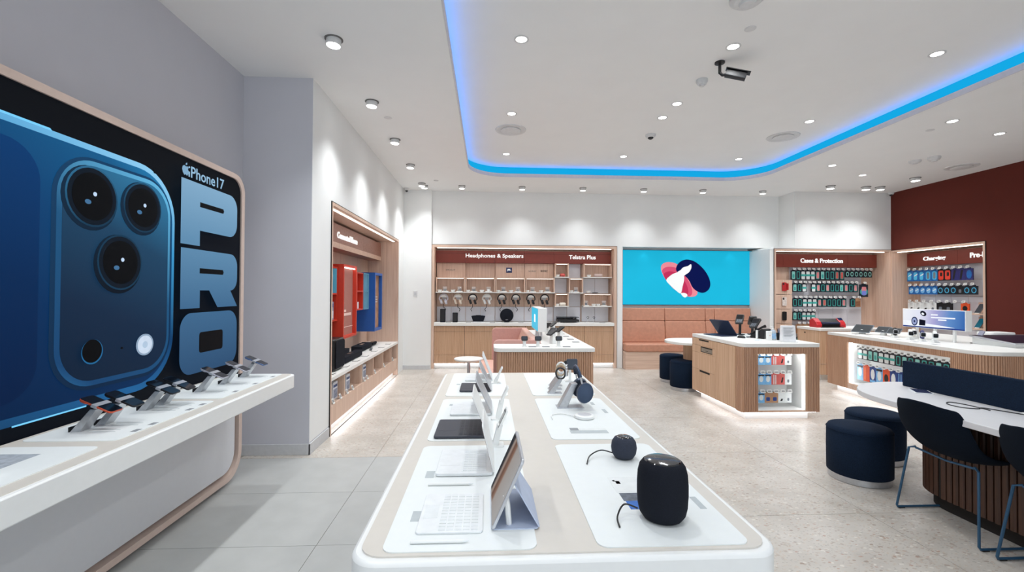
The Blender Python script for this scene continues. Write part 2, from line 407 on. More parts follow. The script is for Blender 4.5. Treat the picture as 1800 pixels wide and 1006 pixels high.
# black bullet camera on its bracket
t = thing('bullet_camera', 'black bullet camera on a bracket under the raised ceiling', 'camera', (2.14, 4.10, TZ), 0)
MB().lathe([(.045, 0), (.045, -.012), (.02, -.02)], 20).out('mounting_plate', BLACK, t, 40)
MB().tube([(0, 0, -.015), (0, 0, -.10), (.02, -.01, -.125), (.05, -.02, -.125)], .014).out('bracket_arm', BLACK, t, True)
b = MB().prism(rrect(-.032, .032, -.032, .032, .014), -.09, .09, 'x'); b.xf(Matrix.Translation((.125, -.05, -.14)) @ Euler((0, R(20), R(-22))).to_matrix().to_4x4())
b.out('camera_body', BLACK, t, 40)
b = MB().prism(rrect(-.04, .04, .034, .042, .003), -.10, .115, 'x'); b.xf(Matrix.Translation((.125, -.05, -.14)) @ Euler((0, R(20), R(-22))).to_matrix().to_4x4())
b.out('sun_shield', BLACK, t)
# light switch on the corner column
t = thing('light_switch', 'white wall switch on the narrow wall left of the headphone display', 'switch', (-1.40, 8.87, 1.40))
MB().box(-.04, .04, -.008, 0, 0, .115).out('plate', WHITEM, t, bev=.002)
MB().box(-.02, .02, -.013, -.008, .03, .085).out('rocker', mat('switch_grey', 'BFC2C6', .5), t)

# ================================================================== LEFT: POSTER WALL AND SHELF
def ring(b, outer, inner, lo, hi, axis='z'):
    n = len(outer)
    def P(p, h): return (p[0], p[1], h) if axis == 'z' else ((p[0], h, p[1]) if axis == 'y' else (h, p[0], p[1]))
    v = [P(p, lo) for p in outer] + [P(p, lo) for p in inner] + [P(p, hi) for p in outer] + [P(p, hi) for p in inner]
    f = []
    for i in range(n):
        j = (i + 1) % n
        f += [(i, j, n + j, n + i), (2 * n + i, 2 * n + j, 3 * n + j, 3 * n + i), (i, j, 2 * n + j, 2 * n + i), (n + i, n + j, 3 * n + j, 3 * n + i)]
    return b.add(v, f)
def grad(name, stops, direction=(1, 0, 0), lo=0., hi=1., emit=.5, rough=.6):
    """a printed or displayed colour gradient along an object axis"""
    if name in MATS: return MATS[name]
    m = bpy.data.materials.new(name); m.use_nodes = True
    nt = m.node_tree; N = nt.nodes; Lk = nt.links; p = N['Principled BSDF']
    tc = N.new('ShaderNodeTexCoord'); d = N.new('ShaderNodeVectorMath'); d.operation = 'DOT_PRODUCT'; d.inputs[1].default_value = direction
    mr = N.new('ShaderNodeMapRange'); mr.inputs[1].default_value = lo; mr.inputs[2].default_value = hi
    rp = N.new('ShaderNodeValToRGB')
    while len(rp.color_ramp.elements) < len(stops): rp.color_ramp.elements.new(.5)
    for e, (q, c) in zip(rp.color_ramp.elements, stops): e.position = q; e.color = lin(c) + (1,)
    Lk.new(tc.outputs['Object'], d.inputs[0]); Lk.new(d.outputs['Value'], mr.inputs[0]); Lk.new(mr.outputs[0], rp.inputs[0])
    dk = N.new('ShaderNodeMix'); dk.data_type = 'RGBA'; dk.inputs[0].default_value = .9; dk.inputs[7].default_value = (.002, .002, .002, 1)
    Lk.new(rp.outputs[0], dk.inputs[6]); Lk.new(dk.outputs[2], p.inputs['Base Color']); Lk.new(rp.outputs[0], p.inputs['Emission Color']); p.inputs['Specular IOR Level'].default_value = .08
    p.inputs['Emission Strength'].default_value = emit; p.inputs['Roughness'].default_value = rough
    MATS[name] = m
    return m
PE = .62                                   # the poster is a backlit fabric print
pb = thing('poster_lightbox', 'huge backlit poster of a blue phone in a rounded rose metal frame', 'lightbox', (-1.99, 1.5, 0), PI / 2)
def PY(y): return y - 1.5
fo = rrect(PY(-.2), PY(3.80), .03, 2.415, [.2, .2, .14, .14], 10); fi = rrect(PY(-.16), PY(3.755), .07, 2.375, [.17, .17, .11, .11], 10)
ring(MB(), fo, fi, -.012, .22, 'y').out('frame', COPPER, pb, 40)
MB().prism(fi, .05, .06, 'y').out('back_panel', GREYP, pb)
MB().prism(rrect(PY(-.15), PY(3.72), .10, .80, [.15, .15, .02, .02]), .0, .05, 'y').out('lower_panel', GREYP, pb, bev=.004)
img = MB().prism(rrect(PY(-.16), PY(3.755), .80, 2.375, [0, 0, .11, .11]), -.001, .05, 'y').out('poster_print', grad('print_backdrop', [(0, '02060F'), (.6, '050A14'), (1, '04070D')], (0, 0, 1), .8, 2.4, PE), pb)
lay = [0]
def layer(name, pts, m, d=None):
    lay[0] += 1
    y = -.001 - .0006 * (lay[0] if d is None else d)
    return MB().prism([(PY(a), c) for a, c in pts], y - .0006, y + .0005, 'y').out(name, m, img)
g_rim = grad('print_phone_rim', [(0, '0A2038'), (.25, '1E5C90'), (.45, '123A63'), (.75, '3D93C6'), (1, '8CC8EA')], (.35, 0, 1), .9, 2.7, PE)
g_body = grad('print_phone_body', [(0, '021C3E'), (.35, '042C56'), (.6, '0A3E6C'), (.85, '125684'), (1, '2480B4')], (.45, 0, .9), 1.0, 2.65, PE)
g_glass = grad('print_phone_glass', [(0, '01173A'), (.5, '02264F'), (1, '05386C')], (.2, 0, 1), 1.0, 2.3, PE)
g_plate = grad('print_plateau', [(0, '0A1B30'), (.4, '122740'), (.75, '1B3F5C'), (1, '2A6A90')], (.35, 0, 1), 1.2, 2.5, PE)
g_rim2 = grad('print_plateau_rim', [(0, '3A86B8'), (.2, '16406A'), (.6, '1C5078'), (1, '5FAFD8')], (.5, 0, .8), 1.0, 2.4, PE)
g_let = grad('print_letters', [(0, '27486A'), (.35, '3C6488'), (.7, '5C87A8'), (1, '7CA3C0')], (0, 0, 1), .93, 2.24, PE)
g_blk = mat('print_black', '05080E', .5, emit=.2)
g_lens = grad('print_lens_ring', [(0, '12344C'), (.5, '2A6488'), (1, '62A8D0')], (-.5, 0, 1), 1.4, 2.0, PE)
layer('print_phone_edge', rrect(.35, 2.99, .925, 2.225, .30, 10), g_rim)
layer('print_phone_edge_shadow', rrect(.37, 2.968, .962, 2.195, .28, 10), g_body)
layer('print_phone_back', rrect(.39, 2.95, .985, 2.165, .26, 10), g_body)
layer('print_glass_panel', rrect(.6, 2.12, 1.02, 2.135, .16, 8), g_glass)
layer('print_side_button', [(1.55, 2.232), (2.16, 2.232), (2.17, 2.222), (1.55, 2.222)], mat('print_bright_edge', '6DBCE4', .5, emit=PE))
layer('print_antenna_line', [(2.80, 2.195), (2.812, 2.195), (2.812, 2.222), (2.80, 2.222)], g_blk)
layer('print_plateau_shadow', rrect(2.17, 2.955, 1.0, 2.16, .22, 10), grad('print_plateau_shadow', [(0, '0A2440'), (1, '123C60')], (0, 0, 1), 1, 2.2, PE))
layer('print_plateau_edge', rrect(2.195, 2.945, 1.02, 2.145, .2, 10), g_rim2)
layer('print_plateau', rrect(2.222, 2.925, 1.045, 2.122, .18, 10), g_plate)
for i, (y, z, r) in enumerate(((2.385, 1.967, .152), (2.714, 1.972, .142), (2.556, 1.648, .149))):
    layer('print_lens_shadow', ell(y - .012, z - .01, r * 1.06, r * 1.06), grad('print_lens_shadow', [(0, '07121F'), (1, '0E2A42')], (0, 0, 1), 1.5, 2.1, PE))
    layer('print_lens_ring', ell(y, z, r, r), g_lens)
    layer('print_lens_bezel', ell(y, z, r * .935, r * .935), mat('print_lens_dark', '08131F', .5, emit=PE))
    layer('print_lens_glass', ell(y, z, r * .78, r * .78), g_blk)
    layer('print_lens_glint', ell(y + .01, z + .015, .011, .011, 12), mat('print_glint', 'AFC4DC', .5, emit=PE))
    layer('print_lens_glint', ell(y - .03, z - .03, .018, .012, 12), mat('print_glint_dim', '3B6488', .5, emit=PE))
layer('print_flash_ring', ell(2.734, 1.186, .066, .062), mat('print_flash_edge', '7F93A8', .5, emit=PE))
layer('print_flash', ell(2.734, 1.186, .055, .052), mat('print_flash', 'B9C6D6', .5, emit=PE))
layer('print_flash_core', ell(2.734, 1.186, .02, .02, 16), mat('print_flash_core', '9FB2C6', .5, emit=PE))
layer('print_sensor_edge', ell(2.383, 1.19, .062, .062), mat('print_sensor_edge', '1F5B86', .5, emit=PE))
layer('print_sensor', ell(2.381, 1.194, .057, .058), g_blk)
layer('print_microphone', ell(2.565, 1.187, .009, .006, 10), g_blk)
for y0, y1 in ((1.2, 1.6), (1.75, 1.95), (2.0, 2.35)):
    layer('print_lower_highlight', [(y0, .925), (y1, .925), (y1, .932), (y0, .932)], mat('print_bright_edge', '6DBCE4'))
# lettering of the poster
P_ = [(2.995, 1.80), (3.187, 1.80), (3.187, 1.905)] + [(3.54 + .10 * math.sin(a), 2.005 - .10 * math.cos(a)) for a in [i * PI / 16 for i in range(9)]] + [(3.54 + .10 * math.cos(a), 2.12 + .10 * math.sin(a)) for a in [i * PI / 16 for i in range(9)]] + [(2.995, 2.222)]
layer('print_letter_p', P_, g_let, 60)
layer('print_letter_slot', [(3.185, 2.065), (3.455, 2.065), (3.465, 2.082), (3.455, 2.098), (3.185, 2.098)], g_blk, 61)
R_ = [(3.0, 1.38), (3.195, 1.38), (3.195, 1.50), (3.30, 1.50), (3.40, 1.38), (3.655, 1.38), (3.56, 1.50)] + [(3.56 + .09 * math.sin(a), 1.59 - .09 * math.cos(a)) for a in [i * PI / 16 for i in range(9)]] + [(3.56 + .09 * math.cos(a), 1.685 + .09 * math.sin(a)) for a in [i * PI / 16 for i in range(9)]] + [(3.0, 1.775)]
layer('print_letter_r', R_, g_let, 60)
layer('print_letter_slot', [(3.19, 1.615), (3.46, 1.615), (3.47, 1.632), (3.46, 1.65), (3.19, 1.65)], g_blk, 61)
layer('print_letter_o', rrect(3.0, 3.655, .945, 1.35, .11, 8), g_let, 60)
layer('print_letter_hole', rrect(3.195, 3.468, 1.075, 1.215, .02, 3), g_blk, 61)
put('print_lettering', text_mesh('print_lettering', 'iPhone17', .40, .075, mat('print_title', '86AAC4', .5, emit=PE), .001, .012), img, (PY(3.072), -.03, 2.243))
lg = [(3.022, 2.243), (3.035, 2.25), (3.048, 2.243), (3.06, 2.258), (3.065, 2.272), (3.055, 2.285), (3.063, 2.298), (3.05, 2.305), (3.035, 2.30), (3.02, 2.305), (3.005, 2.297), (3.0, 2.278), (3.008, 2.257)]
layer('print_fruit_mark', lg, g_let, 60)
layer('print_fruit_mark_leaf', [(3.033, 2.308), (3.047, 2.314), (3.047, 2.328), (3.035, 2.322)], g_let, 60)
layer('print_fruit_mark_bite', ell(3.068, 2.287, .012, .012, 12), g_blk, 61)

# shelf in front of the poster
sh = thing('wall_shelf', 'long white shelf with beige top running below the phone poster', 'shelf', (-1.99, 1.5, 0))
MB().prism(rrect(.004, .51, -1.7, 2.12, [.0, .03, .05, 0], 6), .758, .858).out('slab', WHITE, sh, 40, .006)
MB().prism(rrect(.006, .49, -1.69, 2.10, [0, .02, .04, 0], 6), .858, .861).out('top_laminate', BEIGE, sh)
LBL = mat('grey_label_print', 'B9C0C2', .6); LBLD = mat('grey_print_dark', '8E9296', .6)
def dmat(x0, x1, y0, y1, z, label, group, prints):
    t = thing('display_mat', label, 'display mat', ((x0 + x1) / 2, (y0 + y1) / 2, z), 0, group)
    w, d = (x1 - x0) / 2, (y1 - y0) / 2
    MB().prism(rrect(-w, w, -d, d, .03, 5), 0, .003).out('mat_sheet', MATW, t)
    for (px0, px1, py0, py1, m) in prints:
        cx, cy = (x0 + x1) / 2, (y0 + y1) / 2
        MB().box(px0 - cx, px1 - cx, py0 - cy, py1 - cy, .003, .0034).out('label_print', m, t)
    return t
SZ = .861
ph = [(-1.837, 2.165, 'orange'), (-1.815, 2.27, 'black'), (-1.82, 2.535, 'black'), (-1.808, 2.645, 'black'), (-1.81, 2.975, 'silver'), (-1.798, 3.222, 'silver'), (-1.80, 3.475, 'blue')]
def strips(sel): return [(x + .05, x + .17, y - .028 + k * .03, y - .02 + k * .03, LBL) for x, y, c in sel for k in (0, 1)] + [(-1.60, -1.575, y - .03, y + .012, LBLD) for x, y, c in sel]
dmat(-1.955, -1.565, 1.15, 1.945, SZ, 'white display mat on the wall shelf nearest the camera, with a grey print', 'mats on the wall shelf', [(-1.93, -1.72, 1.70, 1.86, mat('grey_photo_print', 'A9B0B8', .6, var=.2, scale=40)), (-1.66, -1.64, 1.5, 1.6, LBLD)])
dmat(-1.955, -1.565, 2.015, 2.72, SZ, 'white mat on the wall shelf under the four phones on dark stands', 'mats on the wall shelf', strips(ph[:4]))
dmat(-1.955, -1.565, 2.775, 3.585, SZ, 'white mat at the far end of the wall shelf under three phones', 'mats on the wall shelf', strips(ph[4:]))
SH = SZ + .003
def phone_stand(x, y, z, label, group, tall=.10, lean=.07):
    t = thing('phone_stand', label, 'stand', (x, y, z), 0, group)
    put('slanted_post', cached(('pst', tall, lean), lambda: MB().prism([(-.02, 0), (.02, 0), (.02 + lean, tall), (-.006 + lean, tall)], -.028, .028, 'y').mesh('slanted_post', STEEL)), t)
    put('foot_gasket', cached('psf', lambda: MB().box(-.026, -.02, -.03, .03, 0, .022).mesh('foot_gasket', BLACK)), t)
    put('holder_clip', cached(('psc', tall, lean), lambda: MB().box(lean - .012, lean + .03, -.01, .01, tall - .002, tall + .004).mesh('holder_clip', BLACK)), t)
PHC = {'orange': mat('orange_phone_metal', 'C8563A', .4, .5), 'black': mat('black_phone_metal', '1A1B20', .35, .5), 'silver': mat('silver_phone_metal', 'B8B8C4', .35, .6), 'blue': mat('blue_phone_metal', '5A74A0', .35, .5)}
def phone(x, y, z, tilt, color, label, group, yaw=0.):
    """lies back on its stand: the long axis rises away from the customer"""
    t = thing('smartphone', label, 'phone', (x, y, z), yaw, group); rt = (0, R(tilt), 0)
    put('body', cached(('phb', color), lambda: MB().prism(rrect(-.076, .076, -.037, .037, .012, 4), 0, .0085).mesh('body', PHC[color], 40)), t, None, rt, .0015)
    put('screen', cached('phs', lambda: MB().prism(rrect(-.0745, .0745, -.0355, .0355, .011, 4), .0085, .0092).mesh('screen', SCREEN_OFF)), t, None, rt)
    put('camera_bump', cached(('phk', color), lambda: MB().prism(rrect(-.072, -.036, -.034, .034, .01, 4), -.004, 0).mesh('camera_bump', PHC[color])), t, None, rt)
    put('clamp', cached('phc', lambda: MB().box(-.012, .012, -.041, .041, -.003, .010).mesh('clamp', ALU)), t, None, rt)
pl = ['orange edged phone nearest the camera on the wall shelf', 'black phone right behind the orange edged phone', 'nearer black phone of the middle pair on the wall shelf', 'farther black phone of the middle pair on the wall shelf', 'nearest of the three silver edged phones at the far shelf end', 'middle of the three phones at the far end of the wall shelf', 'blue edged phone standing last at the far end of the wall shelf']
for i, (x, y, c) in enumerate(ph):
    phone_stand(x, y, SH, 'slanted steel stand holding the ' + ORD[i] + ' phone along the wall shelf', 'phone stands on the wall shelf')
    phone(x + .088, y, SH + .113, 24, c, pl[i], 'phones on the wall shelf')
t = thing('charging_dock', 'white block with a dark tablet on top at the left picture edge', 'dock', (-1.74, 1.60, SH))
MB().prism(rrect(-.07, .07, -.06, .06, .01), 0, .045).out('block', WHITE, t, bev=.004)
MB().prism(rrect(-.065, .06, -.05, .05, .008), .045, .052).out('tablet', SCREEN_OFF, t)

# ================================================================== CENTRE DISPLAY TABLE
ct = thing('display_table', 'long white display table with beige top in the foreground', 'table', (.205, 2.4, 0))
MB().prism(rrect(-.545, .55, -1.285, 1.29, .075, 8), .745, .846).out('tabletop', WHITE, ct, 40, .01)
MB().prism(rrect(-.522, .527, -1.262, 1.267, .06, 8), .846, .8505).out('top_laminate', BEIGE, ct)
MB().prism(rrect(-.33, .33, -1.0, 1.0, .06, 8), .06, .745).out('plinth', SOLID, ct, 40)
MB().prism(rrect(-.28, .28, -.95, .95, .04, 6), 0, .06).out('toe_kick', mat('toe_kick_grey', '8E8E8E', .5), ct)
TT = .8505
cpos = ('nearest', 'middle', 'far')
prL = [[(-.215, -.185, 1.30, 1.36, LBL), (-.215, -.185, 1.60, 1.66, LBL)], [(-.215, -.19, 2.60, 2.64, LBL), (-.14, -.10, 2.45, 2.56, LBL)], [(-.215, -.19, 3.18, 3.22, LBL)]]
card = mat('card_photo_blue', '3E6FB4', .5, var=.5, scale=25)
prR = [[(.42, .52, 1.46, 1.58, mat('card_white', 'E4E7E6', .6)), (.425, .53, 1.40, 1.455, mat('card_grey', '5F6672', .6, var=.3, scale=60)), (.43, .54, 1.345, 1.40, mat('card_blue', '2F6FC4', .6, var=.2)), (.64, .66, 1.34, 1.42, LBL), (.438, .452, 1.525, 1.548, mat('card_figure_red', 'D0686A', .6)), (.430, .438, 1.545, 1.556, mat('card_figure_dark', '4A4A48', .6))],
       [(.385, .56, 2.075, 2.12, LBL), (.39, .43, 2.12, 2.16, LBLD), (.43, .56, 2.12, 2.15, mat('card_white', 'E4E7E6', .6)), (.63, .65, 2.42, 2.5, LBL), (.6, .62, 2.6, 2.66, LBL)], [(.63, .65, 3.1, 3.16, LBL)]]
for i, (y0, y1) in enumerate(((1.15, 1.93), (1.995, 2.765), (2.845, 3.635))):
    dmat(-.262, .13, y0, y1, TT, f'{cpos[i]} white mat on the left half of the centre table', 'mats on the centre table', prL[i])
    dmat(.285, .685, y0, y1, TT, f'{cpos[i]} white mat on the right half of the centre table', 'mats on the centre table', prR[i])
TM = TT + .003
KEYD = mat('dark_keys', '2A2D36', .5); KEYW = mat('pale_keys', 'E3E7E8', .5)
def laptop(x, y, z, rz, label, group, base, keys, lid, scr, w=.29, d=.205, ang=112, lh=.19):
    """front edge towards local -y; x, y is the middle of the hinge"""
    t = thing('laptop', label, 'laptop', (x, y, z), rz, group)
    MB().prism(rrect(-w / 2, w / 2, -d, 0, .012, 4), .002, .012).out('base', base, t, bev=.002)
    kb = MB().prism(rrect(-w * .44, w * .44, -d * .55, -.02, .004, 2), .012, .0128).out('keyboard', keys, t)
    k = MB()
    for r_ in range(5):
        for c in range(12):
            kx = -w * .42 + c * w * .84 / 12; ky = -d * .53 + r_ * (d * .53 - .024) / 5
            k.box(kx + .001, kx + w * .07 - .002, ky + .001, ky + .016, .0128, .0142)
    ko = k.out('key_rows', keys, kb); ko['kind'] = 'stuff'
    MB().prism(rrect(-.05, .05, -d * .95, -d * .6, .004, 2), .012, .0124).out('trackpad', base, t)
    M = Matrix.Translation((0, .002, .010)) @ Euler((R(ang - 180), 0, 0)).to_matrix().to_4x4()
    MB().prism(rrect(-w / 2, w / 2, -lh, 0, .012, 4), 0, .006).xf(M).out('lid', lid, t, bev=.0015)
    MB().prism(rrect(-w / 2 + .008, w / 2 - .008, -lh + .008, -.008, .004, 2), -.0012, 0).xf(M).out('screen', scr, t)
    for s in (-1, 1): MB().cyl((s * w * .3 - .02, 0, .008), .007, .04, 10, 'x').out('hinge', base, t)
PLAT = mat('pale_laptop_shell', 'E8EBEC', .45); CHAR = mat('charcoal_laptop', '3A3D47', .5, .1)
SCRG = grad('screen_pale_glow', [(0, '9AA3B4'), (.5, 'C9C4C4'), (1, 'B48E7C')], (1, 0, 0), -.15, .15, .25)
g = 'laptops on the centre table'
laptop(.02, 1.73, TM, -PI / 2, 'pale laptop second from the camera on the left of the centre table', g, PLAT, KEYW, WHITE, SCRG, .25, .20, 104, .17)
laptop(0., 2.15, TM, -PI / 2, 'dark keyboard laptop on the middle left mat', g, CHAR, KEYD, WHITE, SCRG, .27, .235, 112, .19)
laptop(.02, 2.52, TM, -PI / 2, 'silver laptop behind the dark keyboard laptop', g, PLAT, KEYW, ALU, SCRG, .27, .215, 116, .20)
laptop(.02, 3.07, TM, -PI / 2, 'dark laptop on the far left mat', g, CHAR, KEYD, ALU, SCRG, .25, .20, 116, .18)
laptop(.03, 3.42, TM, -PI / 2, 'farthest laptop with a brown screen on the centre table', g, PLAT, KEYW, PLAT, grad('screen_brown', [(0, '6A4A3A'), (1, 'A07860')], (1, 0, 0), -.15, .15, .2), .25, .19, 112, .19)
# tablet with folding cover nearest the camera
t = thing('tablet_computer', 'tablet leaning on its folded cover nearest the camera', 'tablet', (.012, 1.37, TM))
M = Matrix.Translation((.0, 0, .004)) @ Euler((0, R(24), 0)).to_matrix().to_4x4()
MB().prism(rrect(-.135, .135, 0, .205, .012, 4), 0, .008, 'x').xf(M).out('body', ALU, t, bev=.0015)
scr = MB().prism(rrect(-.128, .128, .008, .197, .004, 2), -.001, 0, 'x').xf(M).out('screen', grad('screen_hair', [(0, 'C9C6C4'), (.42, 'C2B8B2'), (.5, 'A07862'), (.62, '7A5240'), (.72, 'C4AFA2'), (.82, '2A2A34'), (1, '10121C')], (0, 1, .15), -.10, .16, .3), t)
MB().add([(.064, -.10, .11), (.064, .10, .11), (.13, .12, .003), (.13, -.12, .003), (.068, -.10, .11), (.068, .10, .11), (.134, .12, .003), (.134, -.12, .003)], [(0, 1, 2, 3), (4, 5, 6, 7), (0, 1, 5, 4), (2, 3, 7, 6), (0, 3, 7, 4), (1, 2, 6, 5)]).out('cover_flap', mat('pale_blue_cover', 'B9C4DA', .6), t)
MB().prism(rrect(.0, .13, -.125, .125, .008, 3), 0, .003).out('cover_base', mat('pale_blue_cover', 'B9C4DA'), t)
MB().tube([(.05, -.10, .003), (.045, -.112, .06), (.04, -.105, .085)], .008).out('security_post', WHITE, t, True)
kb = thing('tablet_keyboard', 'flat pale keyboard lying before the nearest tablet', 'keyboard', (-.10, 1.345, TM))
MB().prism(rrect(-.09, .09, -.118, .118, .012, 4), 0, .006).out('case', PLAT, kb, bev=.002)
k = MB()
for i in range(5):
    for j in range(12): k.box(-.03 + i * .022, -.012 + i * .022, -.108 + j * .018, -.092 + j * .018, .006, .0072)
k.out('key_rows', KEYW, kb)['kind'] = 'stuff'
MB().box(-.08, -.04, -.04, .04, .006, .0066).out('trackpad', KEYW, kb)
for i, (y, lbl) in enumerate(((1.185, 'thin pale accessory bar at the near edge of the nearest left mat'), (1.535, 'thin pale accessory bar between the tablet keyboard and the next laptop'))):
    t = thing('stylus', lbl, 'stylus', (-.12, y, TM), 0, 'pale styluses')
    MB().tube([(-.075, 0, .005), (.06, 0, .005)], .0045, 10).out('barrel', WHITE, t, True)
    MB().tube([(.06, 0, .005), (.075, 0, .005)], [.0045, .001], 10).out('tip', PLAT, t, True)
def display_post(x, y, label, ht=.13, dark=False):
    t = thing('info_stand', label, 'stand', (x, y, TM), 0, 'info stands between the laptops')
    MB().prism(rrect(-.035, .035, -.03, .03, .008), 0, .006).out('foot', WHITE, t)
    MB().prism([(-.012, .006), (.012, .006), (.03, ht), (.008, ht)], -.022, .022, 'y').out('post', WHITE, t)
    M = Matrix.Translation((.02, 0, ht)) @ Euler((0, R(25), 0)).to_matrix().to_4x4()
    MB().prism(rrect(-.034, .034, -.02, .07, .006), -.004, .004, 'x').xf(M).out('head', WHITE, t)
    MB().prism(rrect(-.029, .029, -.012, .062, .003), -.0052, -.004, 'x').xf(M).out('screen', SCREEN_OFF if dark else TAG, t)
display_post(.035, 1.93, 'small white stand with a dark screen beside the pale laptop', .09, True)
display_post(.055, 2.33, 'small white stand beside the dark keyboard laptop', .10)
display_post(.055, 3.24, 'small white stand between the two farthest laptops', .05)

# right half: speakers, puck, headphones, watches
t = thing('smart_speaker', 'large black fabric smart speaker in the foreground', 'speaker', (.505, 1.294, TM))
MB().lathe([(.04, 0), (.054, .004), (.064, .018), (.069, .04), (.071, .07), (.071, .10), (.069, .13), (.064, .15), (.055, .162), (.044, .167)], 48).out('fabric_body', BLACKM, t, True)
MB().lathe([(.052, .1625), (.048, .167), (.034, .1688), (.006, .1692)], 40).out('touch_disc', mat('gloss_black_top', '101218', .1, coat=.5), t, True)
MB().lathe([(.038, -.0), (.042, -.0), (.042, .003), (.038, .003)], 32).out('foot_ring', BLACK, t)
def cable(name, path, label, z, m=BLACK, r=.0025, cat='cable', group=None):
    P = [Vector(p) for p in path]; Q = []
    for i in range(len(P) - 1):
        a, b_, c, d = P[max(i - 1, 0)], P[i], P[i + 1], P[min(i + 2, len(P) - 1)]
        for s in range(6):
            u = s / 6
            Q.append(.5 * ((2 * b_) + (c - a) * u + (2 * a - 5 * b_ + 4 * c - d) * u * u + (3 * b_ - a - 3 * c + d) * u ** 3))
    Q.append(P[-1])
    o = MB().tube([q + Vector((0, 0, z)) for q in Q], r, 8).out(name, m, None, True)
    return tag(o, label, cat, group)
cable('power_cable', [(.435, 1.30, .025), (.40, 1.315, .03), (.37, 1.28, .012), (.365, 1.24, .003)], 'short black cable of the large smart speaker', TM)
t = thing('round_speaker', 'small round dark speaker behind the large smart speaker', 'speaker', (.535, 1.765, TM))
MB().lathe([(.025, 0), (.036, .004), (.046, .02), (.0495, .042), (.046, .064), (.036, .079), (.026, .0835)], 40).out('fabric_body', mat('dark_slate_fabric', '2B3140', .85, var=.2, scale=400, bump=.2), t, True)
MB().lathe([(.03, .0815), (.026, .0845), (.004, .0848)], 32).out('touch_disc', mat('gloss_black_top', '101218'), t, True)
MB().lathe([(.022, 0), (.026, 0), (.026, .003), (.022, .003)], 32).out('foot_ring', BLACK, t)
cable('power_cable', [(.49, 1.765, .02), (.45, 1.79, .022), (.40, 1.76, .012), (.375, 1.70, .003)], 'thin dark cable of the small round speaker', TM)
t = thing('charging_puck', 'white charging puck on the middle right mat', 'charger', (.50, 2.33, TM))
MB().lathe([(.045, 0), (.05, .004), (.05, .014), (.044, .019)], 36).out('body', WHITE, t, True)
MB().lathe([(.036, .019), (.03, .0205)], 32).out('pad', GREYP, t)
cable('charging_cable', [(.45, 2.34, .006), (.40, 2.40, .004), (.34, 2.38, .004), (.33, 2.30, .004)], 'thin white cable curling from the charging puck', TM, WHITE)
# over-ear headphones leaning on a stand
t = thing('headphone_stand', 'slanted steel stand under the navy headphones', 'stand', (.42, 2.56, TM))
MB().prism([(-.025, 0), (.025, 0), (.085, .135), (.05, .135)], -.03, .03, 'y').out('slanted_post', STEEL, t, bev=.003)
MB().box(-.03, .12, -.04, .04, 0, .004).out('foot_plate', ALU, t)
HN = mat('navy_headphone_metal', '36465E', .35, .4); HC = mat('navy_ear_cushion', '222B3B', .9, scale=200, bump=.2)
t = thing('headphones', 'navy over-ear headphones leaning on a steel stand', 'headphones', (.52, 2.56, TM + .004))
for s, n_, dz in ((-1, 'near', 0), (1, 'far', 0)):
    y = s * .075
    c = MB().lathe([(.030, -.024), (.043, -.018), (.046, 0), (.042, .016), (.030, .022)], 28, (0, 0, 0), 'y', 1., 1.25)
    c.xf(Matrix.Translation((.015, y, .09)) @ Euler((R(8 * s), R(15), 0)).to_matrix().to_4x4())
    e = c.out('ear_cup', HN, t, True)
    c = MB().lathe([(.024, -.012), (.042, -.010), (.044, .0), (.040, .010), (.022, .012)], 28, (0, 0, 0), 'y', 1., 1.2)
    c.xf(Matrix.Translation((.015, y - s * .030, .09)) @ Euler((R(8 * s), R(15), 0)).to_matrix().to_4x4())
    c.out('ear_cushion', HC, e, True)
    MB().tube([(.0, y, .14), (-.008, y, .175)], .005).out('slider_rod', STEEL, t, True)
MB().tube([(-.008 - .012 * math.sin(a), -.075 * math.cos(a), .175 + .05 * math.sin(a)) for a in [i * PI / 14 for i in range(15)]], .008, 10).out('headband', HN, t, True)
MB().tube([(-.009 - .012 * math.sin(a), -.06 * math.cos(a), .172 + .045 * math.sin(a)) for a in [i * PI / 14 for i in range(15)]], .011, 8).out('headband_mesh', HC, t, True)
# watches on slanted stands
def watch(x, y, z, label, case, band, face, group, rz=0., s=1.):
    t = thing('smartwatch', label, 'watch', (x, y, z), rz, group)
    MB().tube([(0, .030 * math.cos(a) * s, .035 * s + .035 * math.sin(a) * s) for a in [2 * PI * i / 24 for i in range(24)]], .006 * s, 6, True).xf(Matrix.Scale(2.2, 4, (1, 0, 0))).out('strap', band, t, True)
    MB().prism(rrect(-.019 * s, .019 * s, .018 * s, .058 * s, .009 * s), -.045 * s, -.034 * s, 'y').out('case', case, t, bev=.002)
    MB().prism(rrect(-.016 * s, .016 * s, .021 * s, .055 * s, .008 * s), -.0462 * s, -.045 * s, 'y').out('screen', face, t)
    MB().cyl((.019 * s, -.039 * s, .045 * s), .003 * s, .004, 10, 'x').out('crown', case, t)
wd = [(.405, 2.915, 'nearest watch of three on slanted stands at the far right mat', BLACK), (.425, 3.035, 'middle watch of three on slanted stands at the far right mat', mat('sand_strap', 'B9A68C', .7)), (.445, 3.145, 'farthest watch of three on slanted stands at the far right mat', WHITE)]
for i, (x, y, l, bm_) in enumerate(wd):
    t = thing('watch_stand', l.replace('watch of three on slanted stands', 'slanted steel watch stand of three'), 'stand', (x, y, TM), 0, 'watch stands on the far right mat')
    MB().prism([(-.018, 0), (.022, 0), (.075, .09), (.048, .09)], -.022, .022, 'y').out('slanted_post', STEEL, t, bev=.002)
    MB().box(-.02, .07, -.026, .026, 0, .004).out('foot_plate', ALU, t)
    watch(x + .065, y, TM + .09, l, ALU, bm_, SCREEN_OFF, 'watches at the far right mat', PI / 2 * .8)
t = thing('device_stand', 'white pole stand with a dark device at the far right of the centre table', 'stand', (.60, 3.30, TM))
